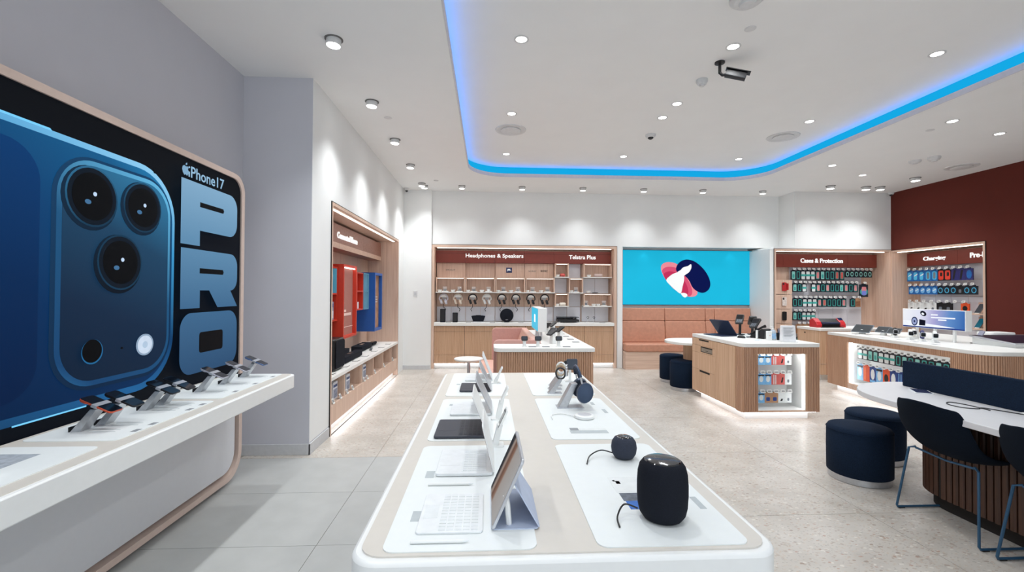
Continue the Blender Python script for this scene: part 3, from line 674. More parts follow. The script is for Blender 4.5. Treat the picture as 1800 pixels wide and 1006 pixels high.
MB().prism(rrect(-.04, .04, -.035, .035, .008), 0, .006).out('foot', WHITE, t)
MB().prism(rrect(-.008, .008, -.015, .015, .004), .006, .10).out('pole', WHITE, t)
MB().prism(rrect(-.045, .045, .085, .15, .01), -.02, .0, 'y').out('cradle', BLACK, t, bev=.003)
MB().prism(rrect(-.03, .05, .095, .165, .01), -.035, -.02, 'y').out('device', mat('dark_slate', '3B4452', .4), t, bev=.003)

# ================================================================== generic niche joinery
def niche(name, label, loc, rz, W, H, D, fw=.035, back=OAK, panels=None, led=True, zbase=0., leftw=None):
    """timber lined opening: local x to the right, front towards -y; returns the root"""
    t = thing(name, label, 'joinery', loc, rz)
    MB().box(0, fw, -.012, D, zbase, H).out('side_panel', OAK, t)
    MB().box(W - fw, W, -.012, D, zbase, H).out('side_panel', OAK, t)
    MB().box(fw, W - fw, -.012, D, H - fw, H).out('top_panel', OAKX, t)
    ring(MB(), [(0 - .006, zbase), (W + .006, zbase), (W + .006, H + .006), (-.006, H + .006)], [(0, zbase - .001), (W, zbase - .001), (W, H), (0, H)], -.013, .0, 'y').out('shadow_gap', DARK, t)
    if led:
        MB().box(fw + .05, W - fw - .05, .05, .075, H - fw - .008, H - fw - .002).out('light_strip', LEDN, t)
    if panels is None: panels = [(fw, W - fw)]
    for x0, x1 in panels:
        MB().box(x0 + .0015, x1 - .0015, D - .02, D, zbase, H - fw).out('back_panel', back, t)
    return t
def slat_mesh(h, w, d, m):
    return cached(('slat', h, w, d, m.name), lambda: MB().prism([(-w / 2, 0), (-w / 2, -d * .6), (-w * .28, -d), (w * .28, -d), (w / 2, -d * .6), (w / 2, 0)], 0, h).mesh('slat', m))
def slats(parent, x0, y0, x1, y1, z0, z1, pitch, m, d=.012, fill=.8):
    """a row of vertical slats, each an object; outward side is to the right of x0,y0 -> x1,y1"""
    L = math.hypot(x1 - x0, y1 - y0); n = max(1, int(round(L / pitch))); a = math.atan2(y1 - y0, x1 - x0)
    me = slat_mesh(round(z1 - z0, 4), pitch * fill, d, m)
    for i in range(n):
        u = (i + .5) / n
        put('slat', me, parent, (x0 + (x1 - x0) * u, y0 + (y1 - y0) * u, z0), (0, 0, a))
def slats_joined(parent, x0, x1, y, z0, z1, pitch, m, d=.01, fill=.78):
    b = MB(); n = int((x1 - x0) / pitch); w = pitch * fill
    for i in range(n):
        c = x0 + (i + .5) * (x1 - x0) / n
        b.prism([(c - w / 2, y), (c - w / 2, y - d * .6), (c - w * .28, y - d), (c + w * .28, y - d), (c + w / 2, y - d * .6), (c + w / 2, y)], z0, z1)
    o = b.out('fluted_facing', m, parent); o['kind'] = 'stuff'
    return o
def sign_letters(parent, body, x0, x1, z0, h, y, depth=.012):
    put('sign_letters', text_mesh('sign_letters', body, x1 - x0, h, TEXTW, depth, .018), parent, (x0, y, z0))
def price_ticket(parent, x, y, z, w=.06, h=.035, rot=20):
    o = put('price_ticket', cached(('pt', w, h), lambda: MB().box(-w / 2, w / 2, -.002, 0, 0, h).mesh('price_ticket', TAG)), parent, (x, y, z), (R(-rot), 0, 0))
    put('ticket_print', cached(('pti', w, h), lambda: MB().box(-w * .36, w * .36, -.0026, -.002, h * .25, h * .75).mesh('ticket_print', TAGINK)), o)
    return o

# ================================================================== LEFT NICHE (smart home)
NL = (-1.63, 4.80, 0)
W = 3.53
ln = niche('display_niche', 'timber lined niche in the left wall with red and blue display boxes', NL, PI / 2, W, 2.43, .55, .035, OAK, [(.035 + i * .433, .035 + (i + 1) * .433) for i in range(8)], True)
t = thing('sign_header', 'timber header board with white lettering in the left niche', 'sign', (NL[0] - .30, NL[1] + .036, 2.05), PI / 2)
for i in range(3):
    MB().box(i * 1.153, (i + 1) * 1.153 - .003, 0, .245, 0, .31).out('header_panel', wood('header_timber', '8A5F50', 'A3786A', 'x'), t)
    MB().box(i * 1.153, (i + 1) * 1.153 - .003, -.004, 0, .0, .07).out('lower_edge_panel', OAKX, t)
sign_letters(t, 'Connected Home', 1.07, 1.95, .13, .085, -.002)
wt = thing('worktop', 'white worktop along the left niche with speakers on it', 'worktop', (NL[0], NL[1] + .036, .56), PI / 2)
MB().box(0, W - .072, -.014, .528, 0, .04).out('slab', SOLID, wt, bev=.003)
lc = thing('low_cabinet', 'low timber cabinet with open pigeonholes under the left niche worktop', 'cabinet', (NL[0], NL[1] + .036, 0), PI / 2)
dv = [0, .49, 1.21, 1.80, 2.40, 3.02, W - .072]
MB().box(0, W - .072, 0, .5, .10, .30).out('lower_panel', OAK, lc)
MB().box(0, W - .072, .44, .5, .30, .56).out('back_panel', OAK, lc)
for x in dv[1:-1]: MB().box(x - .012, x + .012, .004, .44, .30, .56).out('divider', OAK, lc)
for x in (dv[0] + .01, dv[-1] - .01): MB().box(x - .01, x + .01, .004, .44, .30, .56).out('side_panel', OAK, lc)
MB().box(0.05, W - .12, .06, .42, 0, .10).out('toe_kick', WHITE, lc)
MB().box(.05, W - .12, .02, .04, .088, .10).out('light_strip', glow('toe_led', 'F6F8FF', 5.0), lc)
def wbox(name, label, x, y, z, w, d, h, m, group=None, base=NL, rz=PI / 2, front=None, cat='box', text=None):
    """carton standing in the left niche, local coordinates of the niche"""
    c, s = math.cos(rz), math.sin(rz)
    t = thing(name, label, cat, (base[0] + x * c - y * s, base[1] + x * s + y * c, z), rz, group)
    MB().box(-w / 2, w / 2, 0, d, 0, h).out('carton', m, t, bev=.002)
    if front:
        for (x0, x1, z0, z1, fm) in front: MB().box(x0 * w, x1 * w, -.0012, 0, z0 * h, z1 * h).out('front_print', fm, t)
    return t
CB = mat('carton_blue', '24477C', .5, var=.2); CW = mat('carton_white', 'D8DCE4', .5); CG = mat('carton_gold', 'C79A3C', .5); CBR = mat('carton_brown', 'A87A5A', .6); CL = mat('carton_light_blue', '6FB1DC', .5); CGR = mat('carton_photo', '8A93A8', .5, var=.4, scale=30)
cells = [(.14, CB, 'blue carton with gold base in the first pigeonhole'), (.34, CW, 'pale photo carton in the first pigeonhole'), (.62, CB, 'blue carton in the second pigeonhole'), (.80, CW, 'pale carton in the second pigeonhole'), (1.34, CB, 'dark blue carton in the third pigeonhole'), (1.54, CW, 'pale carton in the third pigeonhole'), (1.95, CBR, 'plain brown carton in the fourth pigeonhole'), (2.55, CBR, 'short brown carton in the fifth pigeonhole'), (3.20, CL, 'light blue carton in the last pigeonhole')]
for i, (x, m, l) in enumerate(cells):
    h = .14 if i in (7,) else (.19 if m is CW else .215)
    fr = [(-.5, .5, 0, .32, CG)] if i == 0 else ([(-.4, .4, .1, .6, CGR), (-.4, .4, .7, .85, CB)] if m is CW else [(-.4, .4, .3, .85, CGR if m is not CBR else CBR)])
    wbox('product_box', l + ' of the left niche cabinet', x + .036, .06 + .1 * (m is CB), .30, .15, .12, h, m, 'cartons in the pigeonholes', front=fr)
for i, x in enumerate((.12, .36, .60, .82, 1.34, 1.50, 1.92, 2.5, 3.16)):
    t = thing('ticket_holder', f'{ORD[i]} small white price ticket from the near end of the pigeonhole edge', 'price ticket', (NL[0] + .002, NL[1] + x + .036, .30), PI / 2, 'price tickets on the pigeonhole edge')
    price_ticket(t, 0, .0, .0, .055, .06, 25); MB().box(-.02, .02, -.0, .02, 0, .008).out('clip', WHITE, t)
for i, x in enumerate((.25, .75, 1.20, 1.65, 2.15, 2.6, 3.1)):
    t = thing('price_card', f'{ORD[i]} flat price card from the near end of the left niche worktop', 'price card', (NL[0] - .07, NL[1] + x, .60), PI / 2, 'price cards on the left worktop')
    MB().box(-.05, .05, -.04, .04, 0, .004).out('card_base', BLACK, t); MB().box(-.045, .045, -.035, .035, .004, .005).out('card', TAG, t)
def lbox(name, label, y0, y1, x0, x1, z0, z1, m, t=.02, inner=None, cells=None):
    """open fronted display box fixed to the back of the left niche; x0 front, x1 back (world X, negative)"""
    r = thing(name, label, 'display box', (x0, y0, z0), PI / 2, 'coloured display boxes in the left niche')
    w, d, h = y1 - y0, x0 - x1, z1 - z0
    MB().box(0, t, 0, d, 0, h).out('side_panel', m, r); MB().box(w - t, w, 0, d, 0, h).out('side_panel', m, r)
    MB().box(t, w - t, 0, d, h - t, h).out('top_panel', m, r); MB().box(t, w - t, 0, d, 0, t).out('bottom_panel', m, r)
    for (a, b_, c, e, q, mm, nm) in cells or []:
        MB().box(a * w + (t if a == 0 else 0), b_ * w - (t if b_ == 1 else 0), q, d, c * h + t, e * h - t).out(nm, mm, r)
    return r
RED = mat('red_lacquer', 'C63A26', .45); REDP = mat('pink_graphic', 'DE9A8E', .5, emit=.12); CYAN = mat('cyan_graphic', '6FC3E2', .5, emit=.15); BLU = mat('blue_lacquer', '1F57A4', .45); LBLU = mat('light_blue_lacquer', '8CCBEA', .5, emit=.1); WOODG = mat('wood_graphic', 'A87C5C', .5, var=.3, scale=12)
r = lbox('display_box', 'shallow red display box with a cyan compartment, nearest in the left niche', 5.05, 5.77, -1.87, -2.155, 1.13, 1.80, RED, cells=[(0, 1, .5, 1, .08, CYAN, 'cyan_lining'), (0, 1, 0, .5, .08, RED, 'red_lining')])
MB().box(.02, .70, .0, .08, .325, .345).out('shelf', RED, r)
t = wbox('product_box', 'photo carton standing in the red lower compartment of the left niche', .80, .255, 1.15, .16, .05, .22, CGR, 'small things in the display boxes', front=[(-.4, .4, .1, .5, CW), (-.4, .4, .7, .9, CB)])
MB().box(.685, .70, .004, .08, .345, .65).out('cyan_side_lining', CYAN, r); MB().box(.06, .66, .05, .06, .645, .65).out('light_strip', LEDN, r)
for x in (.40, .58): MB().lathe([(.03, .345), (.03, .36), (.012, .37), (.03, .42), (.035, .56), (.02, .60)], 14, (x, .045, 0)).out('display_bottle', LBLU, r, True)
r = lbox('display_box', 'tall deep red display box with a pink graphic front in the left niche', 5.78, 6.36, -1.80, -2.155, .90, 1.84, RED, .03, cells=[(0, 1, 0, 1, .05, REDP, 'graphic_panel')])
MB().box(.03, .55, .02, .03, .895, .905).out('light_strip', LEDN, r)
for z, w_, hh in ((.33, .20, .03), (.28, .42, .035)): MB().box(.06, .06 + w_, .046, .05, z, z + hh).out('printed_text_line', mat('pale_print', 'E8C8C0', .5), r)
MB().box(.03, .55, .046, .05, .13, .138).out('printed_rule', mat('pale_print', 'E8C8C0'), r)
r = lbox('display_box', 'shallow red two tier display box beyond the tall red box', 6.72, 7.05, -1.90, -2.155, 1.22, 1.78, RED, cells=[(0, 1, 0, 1, .10, mat('red_lining', 'D46A5A', .5), 'lining')])
MB().box(.02, .31, 0, .1, .27, .29).out('shelf', RED, r)
t = wbox('product_box', 'small pale carton on the red two tier box', 2.08, .30, 1.24, .08, .04, .10, CW, 'small things in the display boxes')
r = lbox('display_box', 'narrow light blue display box between the red and blue boxes', 7.06, 7.34, -1.89, -2.155, 1.22, 1.78, LBLU, cells=[(0, 1, 0, 1, .02, LBLU, 'lining')])
MB().box(.02, .26, -.004, .02, .27, .29).out('shelf', LBLU, r)
r = lbox('display_box', 'deep blue display box with a timber graphic at the far end', 7.36, 7.86, -1.80, -2.155, .86, 1.80, BLU, .04, cells=[(0, 1, 0, 1, .05, WOODG, 'graphic_panel')])
for z in (.54, .50, .46): MB().box(.12, .36, .046, .05, z, z + .016).out('printed_text_line', mat('pale_grey_print', 'D8CFC6', .5), r)
# audio equipment on the left worktop
def soundbar(x, y, label, L, m=BLACK, d=.09, h=.06):
    t = thing('soundbar', label, 'soundbar', (NL[0] - y, NL[1] + x, .60), PI / 2, 'soundbars on the left worktop')
    MB().prism(rrect(-L / 2, L / 2, -d / 2, d / 2, .03, 5), .012, h).out('body', BLACKM, t, 40, .006)
    for s in (-1, 1): MB().box(s * L * .35 - .03, s * L * .35 + .03, -d * .3, d * .3, 0, .012).out('foot', BLACK, t)
    MB().prism(rrect(-.08, .08, -.025, .025, .01), h, h + .003).out('control_panel', SCREEN_OFF, t)
soundbar(1.28, .17, 'long charcoal soundbar in front on the left worktop', .80, d=.11, h=.085)
soundbar(1.45, .40, 'dark soundbar behind the long charcoal one', .9, h=.08)
soundbar(2.32, .30, 'black soundbar farther along the left worktop', .62, d=.16, h=.085)
soundbar(2.95, .30, 'short black soundbar at the far end of the left worktop', .30, h=.05)
t = thing('remote_control', 'slim dark remote lying before the far soundbar', 'remote', (NL[0] - .17, NL[1] + 2.35, .60), PI / 2 + .2)
MB().prism(rrect(-.14, .14, -.018, .018, .012), 0, .014).out('body', BLACK, t, bev=.003); MB().prism(rrect(-.10, .02, -.01, .01, .004), .014, .0155).out('buttons', LBLD, t)
t = thing('subwoofer', 'large black cube speaker at the near end of the left worktop', 'speaker', (NL[0] - .21, NL[1] + .52, .60), PI / 2)
MB().prism(rrect(-.17, .17, -.15, .17, .04, 6), .01, .36).out('cabinet', BLACK, t, 40, .015)
MB().prism(rrect(-.15, .15, .03, .34, .03, 4), -.158, -.15, 'y').out('grille', BLACKM, t)
MB().prism(rrect(-.14, .14, -.13, .13, .03), 0, .01).out('foot', DARK, t)
t = thing('white_ball_lamp', 'small white ball on top of the black cube speaker', 'speaker', (NL[0] - .20, NL[1] + .42, .96))
MB().lathe([(.02, 0), (.035, .01), (.042, .035), (.035, .06), (.015, .072)], 20).out('ball', WHITE, t, True); MB().lathe([(.022, 0), (.026, 0), (.026, .004)], 20).out('foot', GREYP, t)

# ================================================================== HEADPHONE WALL
HB = (-1.10, 8.95, 0); HW = 3.66; HD = .38
colx = [.065, .647, 1.245, 1.842, 2.437, 2.72, 3.013, 3.595]      # local x of the bays
hn = niche('display_niche', 'timber lined niche of the headphone display on the back wall', HB, 0, HW, 2.42, .40, .05, OAK)
t = thing('sign_header', 'rust sign board with two white titles above the headphones', 'sign', (HB[0] + .052, HB[1] + .24, 2.085))
sx = [0, .585, 1.18, 1.778, 2.385, 2.97, 3.554]
for i in range(6): MB().box(sx[i], sx[i + 1] - .003, 0, .13, 0, .245).out('header_panel', REDS, t)
MB().box(0, 3.554, -.002, 0, .19, .194).out('groove', DARK, t)
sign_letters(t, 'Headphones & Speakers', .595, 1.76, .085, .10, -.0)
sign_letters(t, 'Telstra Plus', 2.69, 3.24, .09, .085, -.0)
def hx(x): return x                        # local x of the niche equals x measured from its left side
# panels behind the products
def panel(name, label, x0, x1, z0, z1, m, y=.355, d=.012, cat='panel', group='back panels of the headphone wall'):
    return MB().box(0, x1 - x0, 0, d, 0, z1 - z0).out(name, m, hn, loc=(x0, y, z0), bev=.0015)
bn = ['first', 'second', 'third', 'fourth']
for i in range(4):
    x0, x1 = colx[i], colx[i + 1]; xm = (x0 + x1) / 2
    if i != 1: panel('brand_panel', f'timber brand panel at the top of the {bn[i]} headphone bay', x0 + .004, x1 - .004, 1.79, 2.083, OAK, .30, .07)
    else: panel('brand_panel', 'recessed blank timber panel at the top of the second headphone bay', x0 + .004, x1 - .004, 1.79, 2.083, OAK)
    panel('timber_panel', f'left timber panel behind the headphones of the {bn[i]} bay', x0 + .003, xm - .002, 1.205, 1.475, OAK)
    panel('timber_panel', f'right timber panel behind the headphones of the {bn[i]} bay', xm + .002, x1 - .003, 1.205, 1.475, OAK)
    panel('white_panel', f'left white panel behind the speakers of the {bn[i]} bay', x0 + .003, xm - .002, .9, 1.198, WTILE)
    panel('white_panel', f'right white panel behind the speakers of the {bn[i]} bay', xm + .002, x1 - .003, .9, 1.198, WTILE)
for i, (x0, x1, z0, z1) in enumerate(((2.445, 2.715, 1.48, 1.79), (2.725, 3.0, 1.79, 2.083), (3.03, 3.30, 1.48, 1.79), (3.305, 3.585, 1.48, 1.79), (2.725, 3.0, 1.205, 1.475), (2.445, 2.715, .9, 1.198), (2.725, 3.0, .9, 1.198), (3.03, 3.30, .9, 1.198), (3.305, 3.585, .9, 1.198))):
    panel('white_panel', ['white panel under the top left cube of the right bays', 'white panel at the top between the two cubes', 'left white panel under the wide top cube', 'right white panel under the wide top cube', 'white panel under the middle small cube', 'white panel left behind the turntable', 'white panel right behind the turntable', 'white panel behind the small earbuds', 'rightmost white panel above the worktop'][i], x0, x1, z0, z1, WTILE)
put('brand_lettering', text_mesh('brand_lettering', 'SPROUT', .19, .032, mat('brand_grey', '6B6560', .5), .003), hn, (.245, .30, 1.925))
t = MB().box(-.06, .06, -.006, 0, -.052, .052).out('brand_badge', mat('badge_navy', '1E2C5E', .4), hn, loc=(1.525, .30, 1.945))
put('brand_lettering', text_mesh('brand_lettering', 'JBL', .08, .045, TEXTW, .002, .02), t, (-.04, -.006, -.02))
for tx, x0, x1, lb in (('SONY', 1.922, 2.085, 'small grey brand lettering left on the fourth timber panel'), ('SHOKZ', 2.171, 2.315, 'bold dark brand lettering right on the fourth timber panel')):
    o = put('brand_lettering', text_mesh('brand_lettering', tx, x1 - x0, .03 if tx == 'SONY' else .042, mat('brand_grey', '6B6560') if tx == 'SONY' else mat('brand_dark', '3A302C', .5), .003, 0 if tx == 'SONY' else .02), hn, (x0, .30, 1.912))
def cube(label, x0, x1, z0, z1, d0=.10, d1=.355):
    t = thing('shelf_box', label, 'shelf', (HB[0] + x0, HB[1] + d0, z0), 0, 'open timber shelf boxes of the headphone wall')
    w, h, d = x1 - x0, z1 - z0, d1 - d0
    MB().box(0, .018, 0, d, 0, h).out('side_panel', OAK, t); MB().box(w - .018, w, 0, d, 0, h).out('side_panel', OAK, t)
    MB().box(.018, w - .018, 0, d, h - .018, h).out('top_panel', OAKX, t); MB().box(-.004, w + .004, -.006, d, 0, .018).out('shelf_board', SOLID, t)
    MB().box(.018, w - .018, d - .012, d, .018, h - .018).out('back_panel', OAK, t)
    MB().box(.03, w - .03, .012, .022, h - .0215, h - .018).out('light_strip', LEDN, t)
for i in range(4): cube(f'open timber shelf box of the {bn[i]} headphone bay', colx[i] + .004, colx[i + 1] - .004, 1.48, 1.785)
cube('small timber cube at the top left of the right bays', 2.441, 2.716, 1.795, 2.08); cube('wide timber cube at the top right', 3.02, 3.59, 1.795, 2.08)
cube('small timber cube in the middle of the right bays', 2.724, 3.008, 1.48, 1.785); cube('small lower timber cube left in the right bays', 2.441, 2.716, 1.21, 1.475); cube('wide lower timber cube at the right', 3.02, 3.59, 1.21, 1.475)
# worktop and base cabinets
t = thing('worktop', 'long pale worktop under the headphone wall', 'worktop', (HB[0] + .052, HB[1], .835))
MB().box(0, HW - .104, -.03, .39, 0, .06).out('slab', SOLID, t, bev=.004)
for i in range(4): MB().box(0, .004, 0, .02, 0, 1.2).out('upright', OAK, hn, loc=(colx[i + 1] - .002, .335, .9))
cabx = [.052, .645, 1.24, 1.84, 2.44, 3.02, HW - .052]
for i in range(6):
    w = cabx[i + 1] - cabx[i]
    t = thing('base_cabinet', f'{ORD[i]} fluted timber base cabinet from the left under the headphone wall', 'cabinet', (HB[0] + cabx[i], HB[1], 0), 0, 'fluted base cabinets under the headphone wall')
    MB().box(0, w - .002, .022, .38, .10, .833).out('carcass', DARK, t)
    for nm, z0, z1 in (('drawer_front', .725, .828), ('door', .268, .721), ('plinth_drawer', .10, .264)):
        o = MB().box(.002, w - .004, .010, .024, z0, z1).out(nm, OAKD, t); slats_joined(o, .003, w - .005, .010, z0, z1, .0225, OAKD, .010)
    MB().box(0, w, .07, .36, 0, .10).out('toe_kick', WHITE, t)
    MB().box(.01, w - .01, .035, .05, .09, .099).out('light_strip', glow('toe_led', 'F6F8FF', 5.0), t)
# headphones on round pegs
def wall_headphones(x, z, label, shell, pad, cord):
    t = thing('headphones', label, 'headphones', (HB[0] + x, HB[1] + .19, z), 0, 'headphones hanging in a row')
    MB().tube([(.084 * math.cos(a), 0, .016 + .092 * math.sin(a)) for a in [R(-14) + i * R(208) / 18 for i in range(19)]], .0115, 8).out('headband', shell, t, True)
    for s in (-1, 1):
        c = MB().lathe([(.022, -.02), (.036, -.014), (.038, .008), (.03, .016)], 20, (0, 0, 0), 'x', 1., 1.35)
        c.xf(Matrix.Translation((s * .052, 0, -.045)) @ Euler((0, R(-18 * s), R(180 if s < 0 else 0))).to_matrix().to_4x4())
        e = c.out('ear_cup', shell, t, True)
        c = MB().lathe([(.02, -.03), (.034, -.028), (.036, -.018), (.034, -.014)], 20, (0, 0, 0), 'x', 1., 1.3)
        c.xf(Matrix.Translation((s * .052, 0, -.045)) @ Euler((0, R(-18 * s), R(180 if s < 0 else 0))).to_matrix().to_4x4())
        c.out('ear_cushion', pad, e, True)
        MB().tube([(s * .076, 0, .005), (s * .066, 0, -.03)], .007, 6).out('yoke', shell, t, True)
    g_ = thing('headphone_peg', 'white peg holding the ' + label, 'peg', (HB[0] + x, HB[1] + .355, z + .052), 0, 'round pegs of the headphone row')
    MB().prism([(.062 * math.cos(a), .040 * math.sin(a)) for a in [i * PI / 12 for i in range(13)]] + [(-.06, -.006), (.06, -.006)], -.18, 0., 'y').out('peg', mat('peg_white', 'EFEFEC', .4), g_)
    MB().cyl((0, -.02, -.01), .05, .02, 20, 'y').out('wall_flange', GREYP, g_)
    if cord:
        MB().tube([(0, .01, -.09), (-.005, .02, -.15), (cord * .03, .04, -.18), (cord * .04, .05, -.20), (cord * .02, .11, -.235)], .006, 8).out('cord', BLACK, t, True)
CRM = mat('cream_plastic', 'E6DDD0', .5); LAV = mat('pale_lilac_plastic', 'D9D8E4', .45); GRD = mat('dark_headphone', '25262B', .5); TAN = mat('peach_cushion', 'DFC3AA', .8)
hp = [(.215, LAV, CW, 'pale lilac headphones first from the left on the wall'), (.50, CRM, TAN, 'cream headphones with peach pads second on the wall'), (.795, GRD, BLACK, 'dark headphones third from the left on the wall'), (1.078, WHITE, CW, 'white headphones fourth from the left on the wall'), (1.378, GRD, BLACK, 'slim dark headphones fifth from the left, above the round speaker'), (1.66, GRD, BLACK, 'dark headphones sixth from the left on the wall'), (1.962, GRD, BLACK, 'black headphones seventh from the left on the wall'), (2.242, GRD, BLACK, 'black headphones rightmost of the row on the wall')]
for i, (x, a, c, l) in enumerate(hp): wall_headphones(x, 1.345, l, a, c, (1, 1, -1, -1, -1, 1, -1, 1)[i])
# speakers on the worktop
WT = .895
def hp_(x): return HB[0] + x
t = thing('tower_speaker', 'tall black speaker leftmost on the headphone worktop', 'speaker', (hp_(.205), HB[1] + .17, WT)); MB().prism(rrect(-.05, .05, -.05, .05, .012), .006, .262).out('cabinet', BLACKM, t, bev=.004); MB().prism(rrect(-.04, .04, .02, .25, .006), -.053, -.05, 'y').out('grille', BLACK, t); MB().prism(rrect(-.045, .045, -.045, .045, .01), 0, .006).out('foot', DARK, t)
t = thing('cube_speaker', 'short black speaker second on the headphone worktop', 'speaker', (hp_(.45), HB[1] + .17, WT)); MB().prism(rrect(-.05, .05, -.05, .05, .012), .006, .19).out('cabinet', BLACKM, t, bev=.004); MB().prism(rrect(-.04, .04, .02, .18, .006), -.053, -.05, 'y').out('grille', BLACK, t); MB().prism(rrect(-.045, .045, -.045, .045, .01), 0, .006).out('foot', DARK, t)
t = thing('wedge_speaker', 'wide black wedge shaped speaker in the second bay', 'speaker', (hp_(.91), HB[1] + .17, WT)); MB().prism([(-.10, .012), (.10, .012), (.14, .125), (.08, .133), (-.08, .133), (-.14, .125)], -.05, .05, 'y').out('grille_body', BLACKM, t, bev=.006); MB().box(-.11, .11, -.052, .05, .0, .014).out('silver_foot', ALU, t); MB().box(-.05, .05, -.03, .03, .133, .142).out('handle', BLACK, t)
t = thing('disc_speaker', 'big round black disc speaker in the third bay', 'speaker', (hp_(1.477), HB[1] + .17, WT)); MB().lathe([(.10, -.06), (.128, -.045), (.136, -.01), (.125, .03), (.09, .05)], 40, (0, 0, .138), 'y').out('body', BLACKM, t, True); MB().box(-.025, .025, -.064, -.058, .05, .056).out('logo_bar', ALU, t); MB().box(-.05, .05, -.03, .04, 0, .02).out('foot', BLACK, t)
t = thing('turntable', 'black turntable on the right of the headphone worktop', 'turntable', (hp_(2.705), HB[1] + .16, WT))
MB().prism(rrect(-.215, .215, -.12, .16, .015), .018, .062).out('plinth', BLACK, t, bev=.004); MB().lathe([(.12, .062), (.12, .078), (.05, .08)], 36, (-.05, .02, 0)).out('platter', mat('vinyl_black', '0D0D10', .25), t); MB().tube([(.16, .10, .085), (.15, -.02, .09), (.10, -.07, .085)], .006).out('tonearm', ALU, t, True)
MB().box(-.21, .21, -.115, .155, .10, .115).out('dust_cover', mat('smoked_acrylic', '2C2F36', .1, alpha=.55), t); MB().box(-.205, .205, .13, .15, .062, .10).out('hinge_bar', BLACK, t)
for s in (-1, 1): MB().lathe([(.02, 0), (.024, .018)], 14, (s * .18, -.09, 0)).out('foot', ALU, t)
for i, x in enumerate((3.10, 3.225)):
    t = thing('earbud_stand', ('left', 'right')[i] + ' pair of dark sport earbuds on a clear post at the right of the worktop', 'earbuds', (hp_(x), HB[1] + .14, WT), 0, 'sport earbuds on clear posts')
    MB().cyl((0, 0, 0), .03, .006, 20).out('base', WHITE, t); MB().cyl((0, 0, .006), .006, .11, 10).out('post', ACR, t); MB().tube([(.012 + .02 * math.cos(a), 0, .10 + .022 * math.sin(a)) for a in [R(-60) + i * R(250) / 12 for i in range(13)]], .005, 6).out('ear_hook', BLACK, t, True)
    MB().lathe([(.006, 0), (.012, .008), (.006, .018)], 12, (.012, 0, .07)).out('ear_tip', BLACK, t, True)
for i, x in enumerate((.10, .33, .56, .72, 1.02, 1.19, 1.35, 1.75, 2.0, 2.35, 2.95, 3.38, 3.52)):
    t = thing('price_card', f'{ORD[i]} price card from the left on the headphone worktop', 'price card', (hp_(x), HB[1] + .035, WT), 0, 'price cards on the headphone worktop')
    MB().box(-.05, .05, -.03, .03, 0, .006).out('card_base', BLACK if i % 2 else WHITE, t); MB().box(-.045, .045, -.026, .026, .006, .007).out('card', TAG, t)
# earbuds under clear covers and white cups on the shelf boxes
def cup(x, z, label):
    t = thing('price_cup', label, 'cup', (hp_(x), HB[1] + .15, z), 0, 'small white cups on the headphone shelves')
    put('cup', cached('cup', lambda: MB().lathe([(.026, 0), (.036, .012), (.045, .04), (.041, .04), (.032, .014), (.02, .006)], 20).mesh('cup', WHITE, True)), t); put('rim', cached('cupr', lambda: MB().lathe([(.041, .04), (.046, .04), (.046, .043), (.041, .043)], 20).mesh('rim', WHITE)), t)
def buds(x, z, label, m):
    t = thing('earbud_display', label, 'earbuds', (hp_(x), HB[1] + .17, z), 0, 'earbuds under clear covers')
    put('base_plate', cached('bdb', lambda: MB().lathe([(.06, 0), (.07, .004), (.07, .014), (.06, .018)], 24).mesh('base_plate', WHITE, 40)), t)
    put('cover', cached('bdc', lambda: MB().lathe([(.045, .018), (.045, .095), (.044, .097)], 24).mesh('cover', ACR, 40)), t)
    put('cover_cap', cached('bdp', lambda: MB().lathe([(.044, .097), (.044, .101), (.03, .102)], 24).mesh('cover_cap', WHITE)), t)
    put('charging_case', cached(('bdk', m.name), lambda: MB().prism(rrect(-.028, .028, -.02, .02, .012), .018, .058).mesh('charging_case', m, 40)), t, bev=.005)
k = 0
for i, (cx_, bx) in enumerate(((.137, .243), (.405, .537), (.70, .815), (.979, 1.111), (1.298, 1.408), (1.558, 1.698), (1.883, 1.994), (2.164, 2.294))):
    pos = ('left', 'right')[i % 2] + ' in the ' + bn[i // 2] + ' shelf box'
    cup(cx_, 1.498, 'small white cup, ' + pos); buds(bx, 1.498, ('white' if i == 3 else 'dark') + ' earbuds case under a clear cover, ' + pos, WHITE if i == 3 else GRD)
cup(2.772, 1.498, 'small white cup in the middle small cube'); buds(2.875, 1.498, 'dark earbuds case under a clear cover in the middle small cube', GRD)
cup(2.465 + .03, 1.813, 'small white cup in the top left cube'); cup(3.134, 1.813, 'small white cup in the wide top cube'); cup(2.49, 1.228, 'small white cup in the lower left cube'); cup(3.235, 1.228, 'left white cup of a pair in the wide lower cube'); cup(3.325, 1.228, 'right white cup of a pair in the wide lower cube')
buds(3.075, 1.228, 'navy speaker pot under a clear cover in the wide lower cube', mat('navy_plastic', '1E2740', .5)); buds(3.446, 1.228, 'dark earbuds case under a clear cover at the right of the wide lower cube', GRD)
for x, z, w, m, l in ((2.60, 1.813, .10, mat('red_floral', 'C0504A', .6, var=.6, scale=80), 'small red patterned speaker in the top left cube'), (3.33, 1.813, .17, mat('rose_grey_fabric', 'B8A29C', .8), 'rose grey pill speaker in the wide top cube'), (2.605, 1.228, .13, CRM, 'cream bar speaker in the lower left cube')):
    t = thing('pill_speaker', l, 'speaker', (hp_(x), HB[1] + .17, z)); MB().lathe([(.02, -w / 2), (.032, -w / 2 + .012), (.034, 0), (.032, w / 2 - .012), (.02, w / 2)], 20, (0, 0, .034), 'x').out('body', m, t, True); MB().box(-w * .3, w * .3, -.015, .015, 0, .003).out('foot', BLACK, t)
